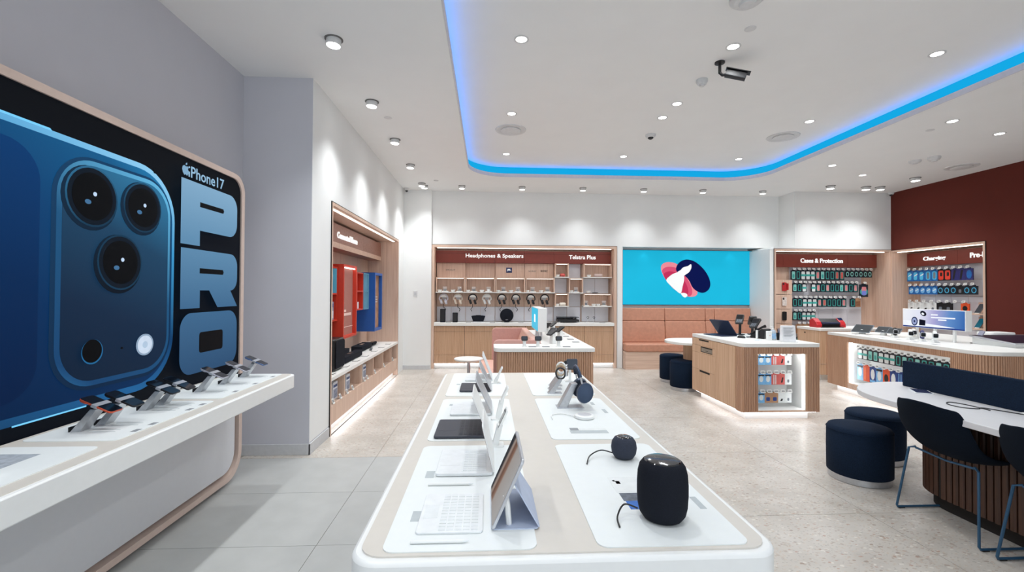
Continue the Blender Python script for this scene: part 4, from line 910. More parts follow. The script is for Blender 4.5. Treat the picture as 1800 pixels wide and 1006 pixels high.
t = thing('game_controller', 'dark flat device below the wide top cube', 'device', (hp_(3.297), HB[1] + .30, 1.487)); MB().prism(rrect(-.055, .055, -.04, .04, .02), .0, .014).out('body', BLACK, t, bev=.004); MB().box(-.02, .02, -.02, .02, .014, .016).out('pad', LBLD, t)
cup(3.122, 1.487, 'small white cup below the wide top cube')

# ================================================================== SCREEN AND BENCH RECESS
t = thing('wall_screen', 'large bright cyan wall screen with a winged emblem above the bench', 'screen', (4.097, 9.20, 1.25))
MB().box(-1.365, 1.365, -.06, 0, 0, 1.13).out('bezel', mat('screen_bezel', '16365A', .4), t, bev=.004)
SE = .5
scr = MB().box(-1.355, 1.355, -.063, -.06, .01, 1.12).out('display', mat('screen_cyan', '19B4D8', .3, emit=SE, var=.03, scale=2), t)
def TVP(a, b_): return (-1.36 + (a - 80) / 1375 * 2.72, 1.13 - (b_ - 112) / 590 * 1.13)
EMB = [0]
def emb(name, pts, c):
    EMB[0] += 1; y = -.063 - .0008 * EMB[0]
    MB().prism([TVP(*p) for p in pts], y - .0008, y, 'y').out(name, mat('screen_' + name, c, .3, emit=SE, var=.0), scr)
def smooth(pts, n=5):
    Q = []; m = len(pts)
    for i in range(m):
        a, b_, c, d = [Vector(pts[(i + k) % m]) for k in (-1, 0, 1, 2)]
        for s in range(n):
            u = s / n; q = .5 * ((2 * b_) + (c - a) * u + (2 * a - 5 * b_ + 4 * c - d) * u * u + (3 * b_ - a - 3 * c + d) * u ** 3); Q.append((q.x, q.y))
    return Q
emb('emblem_pink_outer', smooth([(482, 300), (500, 262), (545, 242), (600, 245), (655, 265), (740, 330), (830, 470), (868, 560), (850, 600), (800, 612), (740, 600), (620, 530), (540, 440), (495, 360)]), 'E88A96')
emb('emblem_pink_middle', smooth([(495, 330), (530, 298), (590, 292), (655, 310), (740, 390), (800, 500), (812, 570), (785, 605), (720, 590), (610, 520), (540, 440), (508, 380)]), 'D24F70')
emb('emblem_red_inner', smooth([(510, 375), (545, 345), (600, 342), (670, 370), (740, 460), (770, 540), (760, 590), (700, 578), (600, 510), (540, 440)]), 'BC2E56')
emb('emblem_navy', smooth([(640, 310), (665, 255), (715, 220), (775, 213), (850, 240), (930, 310), (985, 395), (1005, 475), (985, 535), (930, 568), (870, 555), (815, 510), (780, 440), (730, 385), (660, 355)]), '04104A')
emb('emblem_white_body', smooth([(538, 437), (570, 395), (620, 362), (680, 350), (722, 385), (726, 430), (710, 500), (690, 575), (640, 545), (580, 490)]), 'F1F3F2')
emb('emblem_white_fin', smooth([(655, 352), (690, 325), (715, 298), (765, 282), (798, 262), (802, 300), (780, 345), (740, 375), (720, 388), (700, 395)]), 'F4F5F3')
emb('emblem_white_drop', smooth([(692, 577), (720, 570), (752, 580), (760, 600), (740, 618), (715, 610)]), 'F1F3F2')
for i, x in enumerate((3.18, 4.09, 4.98)):
    t = thing('recess_light', f'{ORD[i]} small downlight from the left above the cyan screen', 'downlight', (x, 9.05, 2.42), 0, 'small lights above the screen')
    MB().lathe([(.035, 0), (.045, -.0), (.045, -.005), (.035, -.005)], 20).out('trim_ring', WHITEM, t); MB().lathe([(.034, -.002), (.02, -.003)], 20).out('lens', LEDW, t); spot(t, 1.5, -.02, 110)
bs = thing('bench_seat', 'tan leather bench with padded backrest below the cyan screen', 'bench', (2.69, 9.195, 0))
BWD = 2.70
MB().box(0, BWD, -.42, -.0, 0, .345).out('timber_base', OAKX, bs)
MB().box(.02, BWD - .02, -.38, -.02, 0, .0).out('base_shadow', DARK, bs) if False else None
for x0, x1 in ((0, 1.25), (1.25, BWD)): MB().box(x0 + .004, x1 - .004, -.45, -.05, .345, .50).out('seat_cushion', LEATH, bs, 40, .025)
seams = [0, .90, 1.745, 1.935, BWD]
for i in range(4):
    MB().prism([(-.16, .50), (-.03, .50), (-.03, .93), (-.125, .93), (-.155, .72)], seams[i] + .003, seams[i + 1] - .003, 'x').out('lower_back_cushion', LEATH, bs, 40, .018)
    MB().prism([(-.125, .935), (-.03, .935), (-.03, 1.19), (-.11, 1.19)], seams[i] + .003, seams[i + 1] - .003, 'x').out('upper_back_cushion', LEATH, bs, 40, .014)

# ================================================================== MIDDLE ISLAND WITH BOOTH
mi = thing('display_island', 'fluted timber island with white top in the middle of the shop', 'island', (.066, 4.88, 0))
def top_pts(o=0): return rrect(-o, 1.095 + o, -o, .40, [.09, .05, 0, 0], 6)
b = MB(); 
Ltop = [(.09 * (1 - math.sin(a)), .09 * (1 - math.cos(a))) for a in [i * PI / 12 for i in range(6, -1, -1)]] + [(1.095, 0), (1.095, 2.33), (.56, 2.33), (.56, .40), (0, .40)]
b.prism(Ltop, .855, .90).out('worktop', SOLID, mi, 40, .006)
MB().prism([(.05, .025), (1.07, .025), (1.07, 2.30), (.60, 2.30), (.60, .38), (.05, .38)], .10, .855).out('carcass', OAKD, mi)
slats(mi, .06, .025, 1.07, .025, .10, .853, .0245, OAKS, .014)
slats(mi, .05, .37, .05, .035, .10, .853, .0245, OAKS, .014)
slats(mi, 1.07, .03, 1.07, 2.30, .10, .853, .0245, OAKS, .014)
MB().prism([(.12, .09), (1.0, .09), (1.0, 2.2), (.66, 2.2), (.66, .33), (.12, .33)], 0, .10).out('toe_kick', WHITE, mi)
MB().box(.60, .93, .006, .012, .555, .562).out('metal_inlay', STEEL, mi)
bo = thing('booth_seat', 'dusty pink upholstered booth built into the middle island', 'booth', (.066, 5.30, 0))
MB().box(-.17, .42, .03, 1.80, .10, .36).out('seat_base', PINK, bo, bev=.006)
for i in range(2): MB().box(-.19, .42, .03 + i * .885, .03 + (i + 1) * .885 - .006, .36, .45).out('seat_cushion', PINKL, bo, 40, .02)
MB().prism([(.30, .45), (.545, .45), (.545, .94), (.46, .94)], .03, 1.77, 'y').out('back_cushion', PINKL, bo, 40, .015)
for y0, y1 in ((-.015, .03), (1.77, 1.82)): MB().prism(rrect(.0, .55, .45, .945, [0, 0, .0, .06], 6), y0, y1, 'y').out('end_panel', PINK, bo, 40, .008)
MB().box(-.13, .40, .08, 1.75, 0, .10).out('plinth', DARK, bo)
t = thing('side_table', 'small round white side table beside the pink booth', 'table', (-.265, 6.40, 0))
MB().lathe([(.03, .525), (.12, .528), (.19, .545), (.205, .562), (.20, .572), (.15, .574)], 40).out('tabletop', SOLID, t, True); MB().cyl((0, 0, .012), .022, .515, 16).out('pedestal', mat('pale_grey_metal', 'B8B8BE', .4, .3), t, True); MB().lathe([(.15, 0), (.15, .008), (.05, .014)], 32).out('base', mat('pale_grey_metal', 'B8B8BE'), t, 40)
# things on the island
IZ = .90
def watch_post(x, y, label, rz=0., s=1., face=SCREEN_OFF):
    t = thing('device_stand', label, 'stand', (x, y, IZ), rz, 'small devices on white stands on the middle island')
    put('stand_post', cached('wpp', lambda: MB().prism(rrect(-.018, .018, -.014, .014, .006), 0, .075).mesh('stand_post', WHITE, 40)), t)
    put('device_body', cached('wpb', lambda: MB().prism(rrect(-.036, .036, -.026, .026, .012), 0, .018).mesh('device_body', BLACK, 40)), t, (0, -.005, .085), (R(62), 0, 0), .003)
    put('device_screen', cached('wps', lambda: MB().prism(rrect(-.024, .024, -.016, .016, .004), .018, .019).mesh('device_screen', mat('dim_screen', '5B6470', .2, emit=.15))), t, (0, -.005, .085), (R(62), 0, 0))
    put('foot', cached('wpf', lambda: MB().prism(rrect(-.03, .03, -.025, .025, .008), 0, .004).mesh('foot', WHITE)), t)
for i, x in enumerate((.405, .555, .785)):
    watch_post(x, 5.02, ('left', 'middle', 'right')[i] + ' dark device on a white stand at the front of the middle island')
    t = thing('price_card', ('left', 'middle', 'right')[i] + ' grey price card at the front of the middle island', 'price card', (x + .085, 4.99, IZ), 0, 'price cards on the middle island'); MB().box(-.04, .04, -.025, .025, 0, .003).out('card_base', BLACK, t); MB().box(-.036, .036, -.021, .021, .003, .004).out('card', LBLD, t)
for i, y in enumerate((5.45, 5.80, 6.15, 6.5)):
    t = thing('price_card', f'{ORD[i]} dark price card along the right edge of the middle island', 'price card', (1.06, y, IZ), 0, 'price cards on the middle island'); MB().box(-.04, .04, -.03, .03, 0, .003).out('card_base', BLACK, t); MB().box(-.036, .036, -.026, .026, .003, .004).out('card', LBLD, t)
t = thing('sign_box', 'white box sign with a cyan lit face on the middle island', 'sign', (.675, 5.95, IZ))
MB().box(-.055, .055, -.33, .45, .105, .40).out('casing', WHITE, t, bev=.004)
MB().box(-.058, -.055, -.32, .44, .115, .39).out('lit_face', mat('sign_cyan', '20B6DA', .3, emit=.55), t)
MB().prism(rrect(-.06, .09, .21, .31, .01), -.0605, -.058, 'x').out('white_emblem', mat('sign_white', 'F0F3F4', .3, emit=.7), t)
for y in (-.2, .1, .35): MB().box(-.012, .012, y - .02, y + .02, 0, .105).out('post', GREYP, t)
def game_device(x, y, label, rz):
    t = thing('handheld_device', label, 'device', (x, y, IZ), rz, 'dark devices leaning on white stands on the middle island')
    MB().prism([(-.03, 0), (.03, 0), (.012, .12), (-.02, .12)], -.03, .03, 'y').out('stand', WHITE, t, bev=.003)
    MB().prism(rrect(-.06, .06, -.045, .045, .012), 0, .014).xf(Matrix.Translation((-.01, 0, .125)) @ Euler((0, R(-30), 0)).to_matrix().to_4x4()).out('device', BLACK, t, bev=.003)
    MB().prism(rrect(-.05, .05, -.036, .036, .004), .014, .015).xf(Matrix.Translation((-.01, 0, .125)) @ Euler((0, R(-30), 0)).to_matrix().to_4x4()).out('screen', SCREEN_OFF, t)
for i, (x, y) in enumerate(((.76, 5.30), (.80, 5.55), (.92, 5.75), (.85, 6.45), (.95, 6.6))): game_device(x, y, f'{ORD[i]} nearest dark device on a slanted white stand on the middle island', R(30 + 25 * (i % 2)))

# ================================================================== packages on hooks
NVB = mat('pack_dark_navy', '101B28', .45); TEAL = mat('pack_teal', '3FA79F', .4, var=.12); TEALL = mat('pack_pale_teal', '8ED0C8', .4); PWH = mat('pack_white', 'E2E6E6', .4); PBL = mat('pack_blue', '1E63A8', .4, var=.15); PCY = mat('pack_cyan', '4FB4DC', .4); PRD = mat('pack_red', 'D8402E', .4); PPU = mat('pack_purple', '2B2A66', .4); PBK = mat('pack_black', '121316', .4); POR = mat('pack_orange', 'E0562A', .4); PKR = mat('pack_kraft', 'B58A68', .6); PPK = mat('pack_pink', 'E08A8E', .4); PGR = mat('pack_grey', '6F7780', .4); PDB = mat('pack_deep_blue', '1B3F86', .4, var=.2); PSK = mat('pack_sky', '7CB8E6', .4, var=.15); PRS = mat('pack_coral', 'D0625C', .4)
def pk_parts(kind, w, h):
    """(part name, outline in pack units 0..1, material)"""
    A = lambda x0, x1, z0, z1, r=.12: rrect(x0 * w, x1 * w, z0 * h, z1 * h, r * w, 3)
    E_ = lambda x, z, rx, rz: ell(x * w, z * h, rx * w, rz * h, 16)
    K = {
        'teal': (NVB, [('case_outline', A(-.34, .34, .10, .90), TEAL), ('case_window', A(-.22, .22, .18, .82), NVB)]),
        'tealpink': (NVB, [('case_outline', A(-.34, .34, .10, .90), TEAL), ('case_window', A(-.25, .25, .16, .84), PPK)]),
        'tealpale': (NVB, [('case_outline', A(-.34, .34, .10, .90), TEALL), ('case_window', A(-.2, .2, .2, .6), TEAL)]),
        'tealred': (NVB, [('case_outline', A(-.34, .34, .10, .90), TEAL), ('case_window', A(-.25, .25, .16, .84), PRS)]),
        'band': (NVB, [('white_product', A(-.36, .36, .06, .90), PWH), ('teal_band', A(-.48, .48, .38, .60, .01), TEAL)]),
        'watch': (NVB, [('case_ring', E_(0, .5, .34, .36), TEALL), ('case_hole', E_(0, .5, .2, .22), NVB)]),
        'cable': (PBL, [('cyan_shape', A(-.38, .2, .12, .88, .2), PCY), ('white_flash', [(-.3 * w, .45 * h), (.25 * w, .62 * h), (.3 * w, .74 * h), (-.2 * w, .58 * h)], PWH)]),
        'cableloop': (PBL, [('cable_outline', A(-.34, .34, .10, .90, .25), PCY), ('cable_window', A(-.2, .2, .2, .8, .2), PGR)]),
        'red': (PBK, [('red_case', A(-.38, .38, .08, .92, .2), PRD), ('dark_device', A(-.12, .2, .4, .75, .1), PBK)]),
        'purple': (PPU, [('dark_device', [(-.3 * w, .1 * h), (-.05 * w, .1 * h), (.2 * w, .9 * h), (-.1 * w, .9 * h)], PBK)]),
        'purpleblue': (PPU, [('blue_shape', E_(0, .5, .36, .38), PBL)]),
        'ring': (NVB, [('charger_ring', E_(0, .5, .36, .34), PCY), ('charger_core', E_(0, .5, .24, .24), NVB)]),
        'disc': (PBL, [('charger_disc', E_(0, .5, .36, .36), PSK), ('white_flash', [(-.3 * w, .4 * h), (.28 * w, .6 * h), (.3 * w, .72 * h), (-.2 * w, .54 * h)], PWH)]),
        'white': (PWH, [('black_device', [(-.2 * w, .18 * h), (.1 * w, .18 * h), (.22 * w, .42 * h), (-.05 * w, .42 * h)], PBK)]),
        'whiteplain': (PWH, [('grey_device', A(-.15, .15, .2, .5), PGR)]),
        'black': (PBK, [('grey_device', A(-.2, .2, .2, .6), PGR)]),
        'orange': (POR, [('orange_shine', A(-.3, -.1, .1, .9, .03), mat('pack_orange_light', 'F07A4A', .4))]),
        'orangehole': (POR, [('dark_device', E_(0, .5, .3, .26), PBK)]),
        'bluewhite': (PDB, [('white_product', E_(0, .55, .3, .34), PWH), ('sky_panel', A(-.42, .42, .04, .18, .02), PSK)]),
        'skywhite': (PSK, [('white_product', E_(0, .55, .3, .3), PWH), ('navy_panel', A(-.45, .45, .84, .97, .02), NVB)]),
        'bluestripe': (PDB, [('pale_stripe', A(-.3, -.2, .05, .95, .01), PSK), ('pale_stripe', A(.0, .1, .05, .95, .01), PSK)]),
        'kraft': (PKR, [('blue_device', A(-.28, .28, .2, .6), PDB)]),
        'coral': (PRS, [('dark_device', [(-.1 * w, .2 * h), (.15 * w, .2 * h), (.3 * w, .7 * h), (.1 * w, .7 * h)], PBK)]),
        'bluefabric': (PBL, [('white_wave', [(-.4 * w, .1 * h), (-.1 * w, .1 * h), (.4 * w, .9 * h), (.1 * w, .9 * h)], PWH)]),
        'bigphone': (NVB, [('case_ring', E_(0, .42, .46, .30), TEAL), ('phone_picture', A(-.26, .26, .25, .82), PPK), ('phone_picture_lower', A(-.26, .26, .14, .5), mat('pack_lilac', '7A86D8', .4))]),
        'brownpic': (PKR, [('picture', A(-.4, .4, .1, .7, .02), mat('pack_brown_picture', '8A5A3E', .6, var=.3))]),
        'pinkstripe': (PRS, [('white_stripe', A(-.2, -.08, .05, .95, .01), PWH), ('white_stripe', A(.08, .2, .05, .95, .01), PWH)]),
    }
    return K[kind]
NICE = {'teal': 'teal outlined phone case pack', 'tealpink': 'teal phone case pack with pink phone', 'tealpale': 'pale teal phone case pack', 'tealred': 'teal phone case pack with coral phone', 'band': 'white screen guard pack with teal band', 'watch': 'small watch case pack with pale ring', 'cable': 'blue cable pack with cyan flash', 'cableloop': 'blue pack with looped cable', 'red': 'red and black charger pack', 'purple': 'purple pack with dark device', 'purpleblue': 'purple pack with blue disc', 'ring': 'dark charger pack with cyan ring', 'disc': 'blue round charger pack', 'white': 'white charger box', 'whiteplain': 'plain white box', 'black': 'black charger box', 'orange': 'plain orange pack', 'orangehole': 'orange pack with dark oval', 'bluewhite': 'deep blue pack with white oval', 'skywhite': 'sky blue pack with white oval', 'bluestripe': 'striped blue pack', 'kraft': 'brown card pack with blue device', 'coral': 'coral pack with dark device', 'bluefabric': 'bright blue pack with white wave', 'bigphone': 'large pack with lilac phone picture', 'brownpic': 'brown picture pack', 'pinkstripe': 'striped coral pack'}
def pack(kind, loc, rz, w, h, d, label, group):
    t = thing('product_pack', label, 'package', loc, rz, group)
    base, prints = pk_parts(kind, w, h)
    w_, h_ = round(w, 4), round(h, 4)
    put('pack_body', cached(('pk', kind, w_, h_), lambda: MB().box(-w / 2, w / 2, 0, d, 0, h).mesh('pack_body', base)), t)
    put('hang_tab', cached(('pkt', kind, w_, h_), lambda: MB().prism([(-w * .3, h), (w * .3, h), (w * .18, h + .018), (-w * .18, h + .018)], d * .3, d * .3 + .002, 'y').mesh('hang_tab', base)), t)
    for i, (n, pts, m) in enumerate(prints):
        put(n, cached(('pkp', kind, w_, h_, i), lambda: MB().prism(pts, -.0012 * (i + 1), -.0012 * i - .0001, 'y').mesh(n, m)), t)
def hook(loc, rz, L, label, group, tw=.055):
    t = thing('price_hook', label, 'hook', loc, rz, group)
    put('rod', cached(('hk', L), lambda: MB().tube([(0, 0, 0), (0, -L, 0), (0, -L - .004, .012)], .003, 6).mesh('rod', STEEL)), t)
    o = put('price_ticket', cached(('hkt', tw), lambda: MB().box(-tw / 2, tw / 2, -.002, 0, -.004, .034).mesh('price_ticket', TAG)), t, (0, -L - .004, .004), (R(-18), 0, 0))
    put('ticket_print', cached(('hkp', tw), lambda: MB().box(-tw * .36, tw * .36, -.0028, -.002, .006, .024).mesh('ticket_print', TAGINK)), o)
def hook_row(base, rz, row, kinds, x0, x1, z, h, y, L, where, d=.018, fill=.985, tickets=True):
    """one row of packs on hooks; local x along the wall, y depth of the pack front"""
    c, s = math.cos(rz), math.sin(rz); n = len(kinds); w = (x1 - x0) / n
    for i, k in enumerate(kinds):
        x = x0 + (i + .5) * w
        P = lambda yy, zz: (base[0] + x * c - yy * s, base[1] + x * s + yy * c, base[2] + zz)
        o = ORD[i] if n <= 20 else str(i)
        if k:
            pack(k, P(y, z - h), rz, w * fill, h, d, f'{NICE[k]}, {o} from left in {row} row, {where}', f'packs in the {row} row of the {where}')
        if tickets: hook(P(y + L - .03, z + .014), rz, L, f'price hook, {o} from left in {row} row, {where}', f'hooks of the {row} row of the {where}', min(.055, w * .7))

# ================================================================== CASES WALL
CB_ = (5.48, 8.46, 0)
cw = niche('display_niche', 'timber lined niche of the cases wall at the right of the back wall', CB_, 0, 2.355, 2.36, .41, .035, OAK)
t = thing('sign_header', 'rust sign board with white lettering above the phone cases', 'sign', (CB_[0] + .037, CB_[1] + .28, 2.03))
for a, b_ in ((0, .34), (.34, 1.045), (1.045, 1.68), (1.68, 2.281)): MB().box(a, b_ - .003, 0, .105, 0, .255).out('header_panel', REDS, t)
sign_letters(t, 'Cases & Protection', .69, 1.565, .085, .09, 0)
wp = []
for i in range(6):
    for j in range(5):
        x0 = .56 + .30 * i; z0 = .60 + .29 * j
        if x0 + .3 < 2.33: MB().box(x0 + .002, x0 + .298, .365, .39, z0 + .002, z0 + .287).out('white_panel', WTILE, cw)
rows_ = [('top', ['tealpale', 'teal', 'band', 'band', 'band', 'tealpink', 'tealpale', 'teal', 'teal', 'tealred', 'tealred'], .52, 1.62, 1.96, .185), ('second', ['tealpale', 'teal', 'band', None, 'band', 'tealpink', 'teal', 'tealpink', 'teal', 'teal', 'tealpale', 'tealpink', 'teal', 'tealpink'], .55, 1.90, 1.70, .165), ('third', ['teal', 'teal', 'band', 'band', 'band', 'tealpink', 'tealred', 'teal', 'teal', 'teal', 'tealpink'], .55, 1.66, 1.405, .165), ('fourth', ['tealpale', 'teal', 'band', 'band', 'band'], .55, 1.02, 1.14, .165), ('fifth', ['brownpic', 'kraft', 'kraft', 'bluefabric'], .62, 1.02, .89, .18), ('lowest', ['teal', 'teal', 'tealpale', 'tealpale'], .62, 1.02, .64, .16)]
for nm, ks, x0, x1, z, h in rows_: hook_row(CB_, 0, nm, ks, x0, x1, z, h, .26, .10, 'cases wall')
hook_row(CB_, 0, 'short watch', ['watch', 'watch', 'watch', 'watch', 'watch', 'watch'], 1.64, 2.20, 1.96, .13, .26, .10, 'cases wall')
hook_row(CB_, 0, 'end', ['bigphone'], 1.92, 2.10, 1.69, .25, .24, .12, 'cases wall')
hook_row(CB_, 0, 'third end', ['teal', 'brownpic'], 1.74, 1.96, 1.405, .165, .26, .10, 'cases wall')
# drawer boxes with loose cases at the left of the cases wall
loose = [('red_case', mat('red_silicone', 'B4262A', .5), 'red phone case hung on the upper drawer box'), ('white_case', mat('white_pattern_case', 'D9CFC8', .5, var=.25, scale=90), 'white patterned phone case hung on the middle drawer box'), ('black_case', PBK, 'black phone case hung on the lower drawer box')]
for i, z in enumerate((1.49, 1.20, .915, .63)):
    t = thing('drawer_box', ('upper', 'second', 'third', 'lowest')[i] + ' timber drawer box at the left of the cases wall', 'drawer', (CB_[0] + .04, CB_[1] + .20, z), 0, 'drawer boxes of the cases wall')
    MB().box(0, .46, 0, .18, 0, .278).out('box', OAK, t, bev=.002); MB().box(.12, .123, -.001, .0, 0, .278).out('joint', DARK, t)
    MB().prism([(.05 + .035 * math.cos(a), .278 - .018 * math.sin(a)) for a in [k * PI / 10 for k in range(11)]], -.002, .001, 'y').out('finger_notch', DARK, t)
    if i < 3:
        t = thing('phone_case', loose[i][2], 'phone case', (CB_[0] + .33, CB_[1] + .185, z + .06))
        MB().prism(rrect(-.045, .045, 0, .17, .014), -.008, .0, 'y').out('case_back', loose[i][1], t, bev=.002); MB().prism(rrect(-.036, -.004, .12, .16, .008), -.0095, -.008, 'y').out('camera_cutout', DARK, t); MB().tube([(0, .012, .172), (0, -.0, .172)], .004).out('peg', BLACK, t)
        if i == 0: MB().box(.045, .07, -.03, -.002, .02, .15).out('side_flap', loose[i][1], t)
# cutting machine on its desk
t = thing('cutter_desk', 'small fluted timber desk carrying the red machine', 'desk', (5.75, 7.60, 0))
MB().prism(rrect(-.012, 1.2, -.012, .6, .03), .855, .90).out('worktop', SOLID, t, bev=.004); MB().box(0, 1.19, 0, .58, .10, .855).out('carcass', OAKD, t); slats(t, .10, 0, 1.18, 0, .10, .853, .03, OAKS); MB().box(.06, 1.1, .06, .5, 0, .10).out('toe_kick', WHITE, t); MB().box(0, .11, -.004, 0, .28, .286).out('metal_inlay', STEEL, t)
MB().lathe([(.012, -.006), (.014, 0)], 10, (-.001, .38, .80), 'x').out('knob', DARK, t)
t = thing('cutting_machine', 'red and black film cutting machine on the small desk', 'machine', (6.09, 7.86, .90))
RDM = mat('red_machine', 'B8242A', .35)
for s in (-1, 1): MB().prism([(-.09, .0), (.11, 0), (.11, .13), (.02, .165), (-.06, .10), (-.09, .05)], s * .17 - (.0 if s > 0 else .10), s * .17 + (.10 if s > 0 else .0), 'x').out('end_housing', RDM, t, bev=.012)
MB().prism([(-.07, .01), (.10, .01), (.10, .15), (.03, .155), (-.05, .09)], -.17, .17, 'x').out('body', BLACK, t, bev=.005); MB().lathe([(.022, -.17), (.022, .17)], 14, (0, -.055, .075), 'x').out('roller', mat('navy_roller', '1D2440', .4), t, True); MB().prism([(-.062, .088), (-.058, .086), (.015, .166), (.011, .168)], .18, .26, 'x').out('control_screen', mat('machine_screen', '2E3E66', .2, emit=.15), t); MB().box(-.20, .20, -.12, -.07, 0, .012).out('tray', BLACK, t)

# ================================================================== CHARGING WALL
CH = (7.84, 8.46, 0); CR = -PI / 2
chn = niche('display_niche', 'timber lined niche of the charging wall in the rust wall', CH, CR, 1.69, 2.345, .42, .035, OAK)
def chl(x, y, z): return (CH[0] + y, CH[1] - x, z)
t = thing('sign_header', 'rust sign board with white lettering above the chargers', 'sign', chl(.037, .29, 2.03), CR)
for a, b_ in ((0, .42), (.42, .955), (.955, 1.61)): MB().box(a, b_ - .003, 0, .10, 0, .25).out('header_panel', REDS, t)
sign_letters(t, 'Charging', .335, .75, .075, .095, 0); sign_letters(t, 'Pre-Paid', 1.165, 1.53, .09, .09, 0)
for i in range(5):
    for j in range(5):
        MB().box(.22 + .29 * i + .002, .22 + .29 * (i + 1) - .002, .375, .40, .60 + .29 * j + .002, .60 + .29 * (j + 1) - .003).out('white_panel', WTILE, chn)
hook_row(CH, CR, 'top', ['cable', 'cable', 'cable', 'cableloop', 'cableloop', 'red', 'red', 'purple', 'purple', 'purpleblue'], .11, 1.30, 1.94, .195, .22, .14, 'charging wall')
hook_row(CH, CR, 'second', ['disc', 'disc', 'disc', 'disc', 'disc', 'ring', 'ring', 'ring', 'black', 'ring', 'ring'], .14, 1.37, 1.645, .145, .22, .14, 'charging wall')
hook_row(CH, CR, 'third', ['white', 'white', 'white', 'whiteplain', 'black', 'black', None, 'orangehole'], .12, 1.24, 1.345, .16, .22, .14, 'charging wall')
hook_row(CH, CR, 'fourth', ['whiteplain', 'white', 'cable', 'cableloop', 'white'], .12, .85, 1.07, .16, .22, .14, 'charging wall')
for i, z in enumerate((1.17, .93)):
    t = thing('phone_ledge', ('upper', 'lower')[i] + ' small timber ledge with a leaning phone at the right of the charging wall', 'shelf', chl(1.26, .10, z), CR, 'small ledges of the charging wall')
    MB().box(0, .39, 0, .27, 0, .02).out('ledge_board', OAKX, t); MB().box(0, .39, .26, .27, .02, .2).out('ledge_back', OAKX, t)
    p = thing('display_phone', ('grey phone leaning on the upper ledge', 'teal lit phone leaning on the lower ledge')[i] + ' of the charging wall', 'phone', chl(1.40, .17, z + .02), CR)
    M = Matrix.Translation((0, 0, .01)) @ Euler((R(-35), 0, 0)).to_matrix().to_4x4()
    MB().prism(rrect(-.045, .045, 0, .18, .012), 0, .01, 'y').xf(M).out('body', PGR, p); MB().prism(rrect(-.042, .042, .004, .176, .01), -.001, 0, 'y').xf(M).out('screen', mat('phone_grey_screen', '5A5E66', .2, emit=.1) if i == 0 else mat('phone_teal_screen', '1E6F86', .2, emit=.3), p); MB().box(-.03, .03, 0, .09, 0, .012).out('foot', WHITE, p)
    q = thing('white_gadget', ('upper', 'lower')[i] + ' white gadget beside the leaning phone of the charging wall', 'gadget', chl(1.55, .17, z + .02), CR, 'white gadgets on the ledges')
    MB().prism([(-.03, 0), (.03, 0), (.02, .07), (-.02, .07)], -.02, .02, 'y').out('body', WHITE, q, bev=.004); MB().lathe([(.02, 0), (.02, .02)], 14, (0, 0, .07)).out('cap', GREYP, q)

# ================================================================== CASHIER DESK
CD = (3.0, 5.22, 0); DW, DD, DT = .935, 1.30, .91
cd = thing('cashier_desk', 'timber cashier desk with a lit showcase in its fluted front', 'desk', CD)
MB().prism(rrect(-.012, DW + .012, -.012, DD, [.06, .03, 0, 0], 6), DT - .047, DT).out('worktop', SOLID, cd, 40, .005)
WX0, WX1, WZ0, WZ1 = .185, .775, .115, .785
b = MB(); b.box(0, WX0, 0, DD, .10, .862); b.box(WX1, DW, 0, DD, .10, .862); b.box(WX0, WX1, 0, DD, WZ1, .862); b.box(WX0, WX1, 0, DD, .10, WZ0); b.box(WX0, WX1, .36, DD, WZ0, WZ1)
b.out('carcass', OAKD, cd)
slats(cd, .0, 0, WX0, 0, .10, .862, .0205, OAKS, .013); slats(cd, WX1, 0, DW, 0, .10, .862, .0205, OAKS, .013)
slats(cd, WX0, 0, WX1, 0, WZ1 + .004, .862, .0205, OAKS, .013); slats(cd, WX0, 0, WX1, 0, .10, WZ0 - .003, .0205, OAKS, .013)
slats(cd, 0, .13, 0, 0, .10, .862, .0205, OAKS, .013)
sc = MB(); sc.box(WX0, WX0 + .004, .012, .36, WZ0, WZ1); sc.box(WX1 - .004, WX1, .012, .36, WZ0, WZ1); sc.box(WX0, WX1, .35, .36, WZ0, WZ1); sc.box(WX0, WX1, .012, .36, WZ1 - .004, WZ1); sc.box(WX0, WX1, .012, .36, WZ0, WZ0 + .004)
sco = sc.out('showcase_lining', WHITE, cd)
LEDS = glow('showcase_led', 'FFFFFF', 4.0)
MB().box(WX1 - .012, WX1 - .005, .03, .06, WZ0 + .01, WZ1 - .01).out('light_strip', LEDS, sco); MB().box(WX0 + .02, WX1 - .03, .10, .13, WZ1 - .012, WZ1 - .005).out('light_strip', glow('showcase_led_top', 'FFFFFF', 7.0), sco)
# left side: drawers and door
def face(name, y0, y1, z0, z1, m=OAKD, par=cd): return MB().box(-.014, -.001, y0, y1, z0, z1).out(name, m, par, bev=.0015)
face('door', .14, .60, .105, .855); o = face('narrow_panel', .603, .64, .105, .855)
d1 = face('drawer', .643, DD - .004, .765, .855); MB().box(-.0155, -.013, .80, 1.08, .832, .852).out('finger_slot', DARK, d1)
d2 = face('drawer', .643, DD - .004, .425, .66)
b = MB(); b.box(-.014, -.001, .643, .70, .663, .762); b.box(-.014, -.001, 1.04, DD - .004, .663, .762); b.box(-.014, -.001, .70, 1.04, .663, .675); b.box(-.014, -.001, .70, 1.04, .755, .762); b.out('slot_surround', OAKD, cd)
pr_ = MB().box(-.004, .0, .70, 1.04, .675, .755).out('printer_slot', DARK, cd); MB().box(-.009, -.004, .715, 1.02, .685, .737).out('printer_front', mat('printer_grey', '8E8478', .5), pr_); MB().box(-.011, -.009, .83, .90, .70, .706).out('printer_slit', DARK, pr_)
d3 = face('drawer', .643, DD - .004, .105, .422); MB().box(-.0155, -.013, .77, 1.06, .395, .42).out('finger_slot', DARK, d3)
MB().box(.08, DW - .08, .09, DD - .08, 0, .10).out('toe_kick', WHITE, cd)
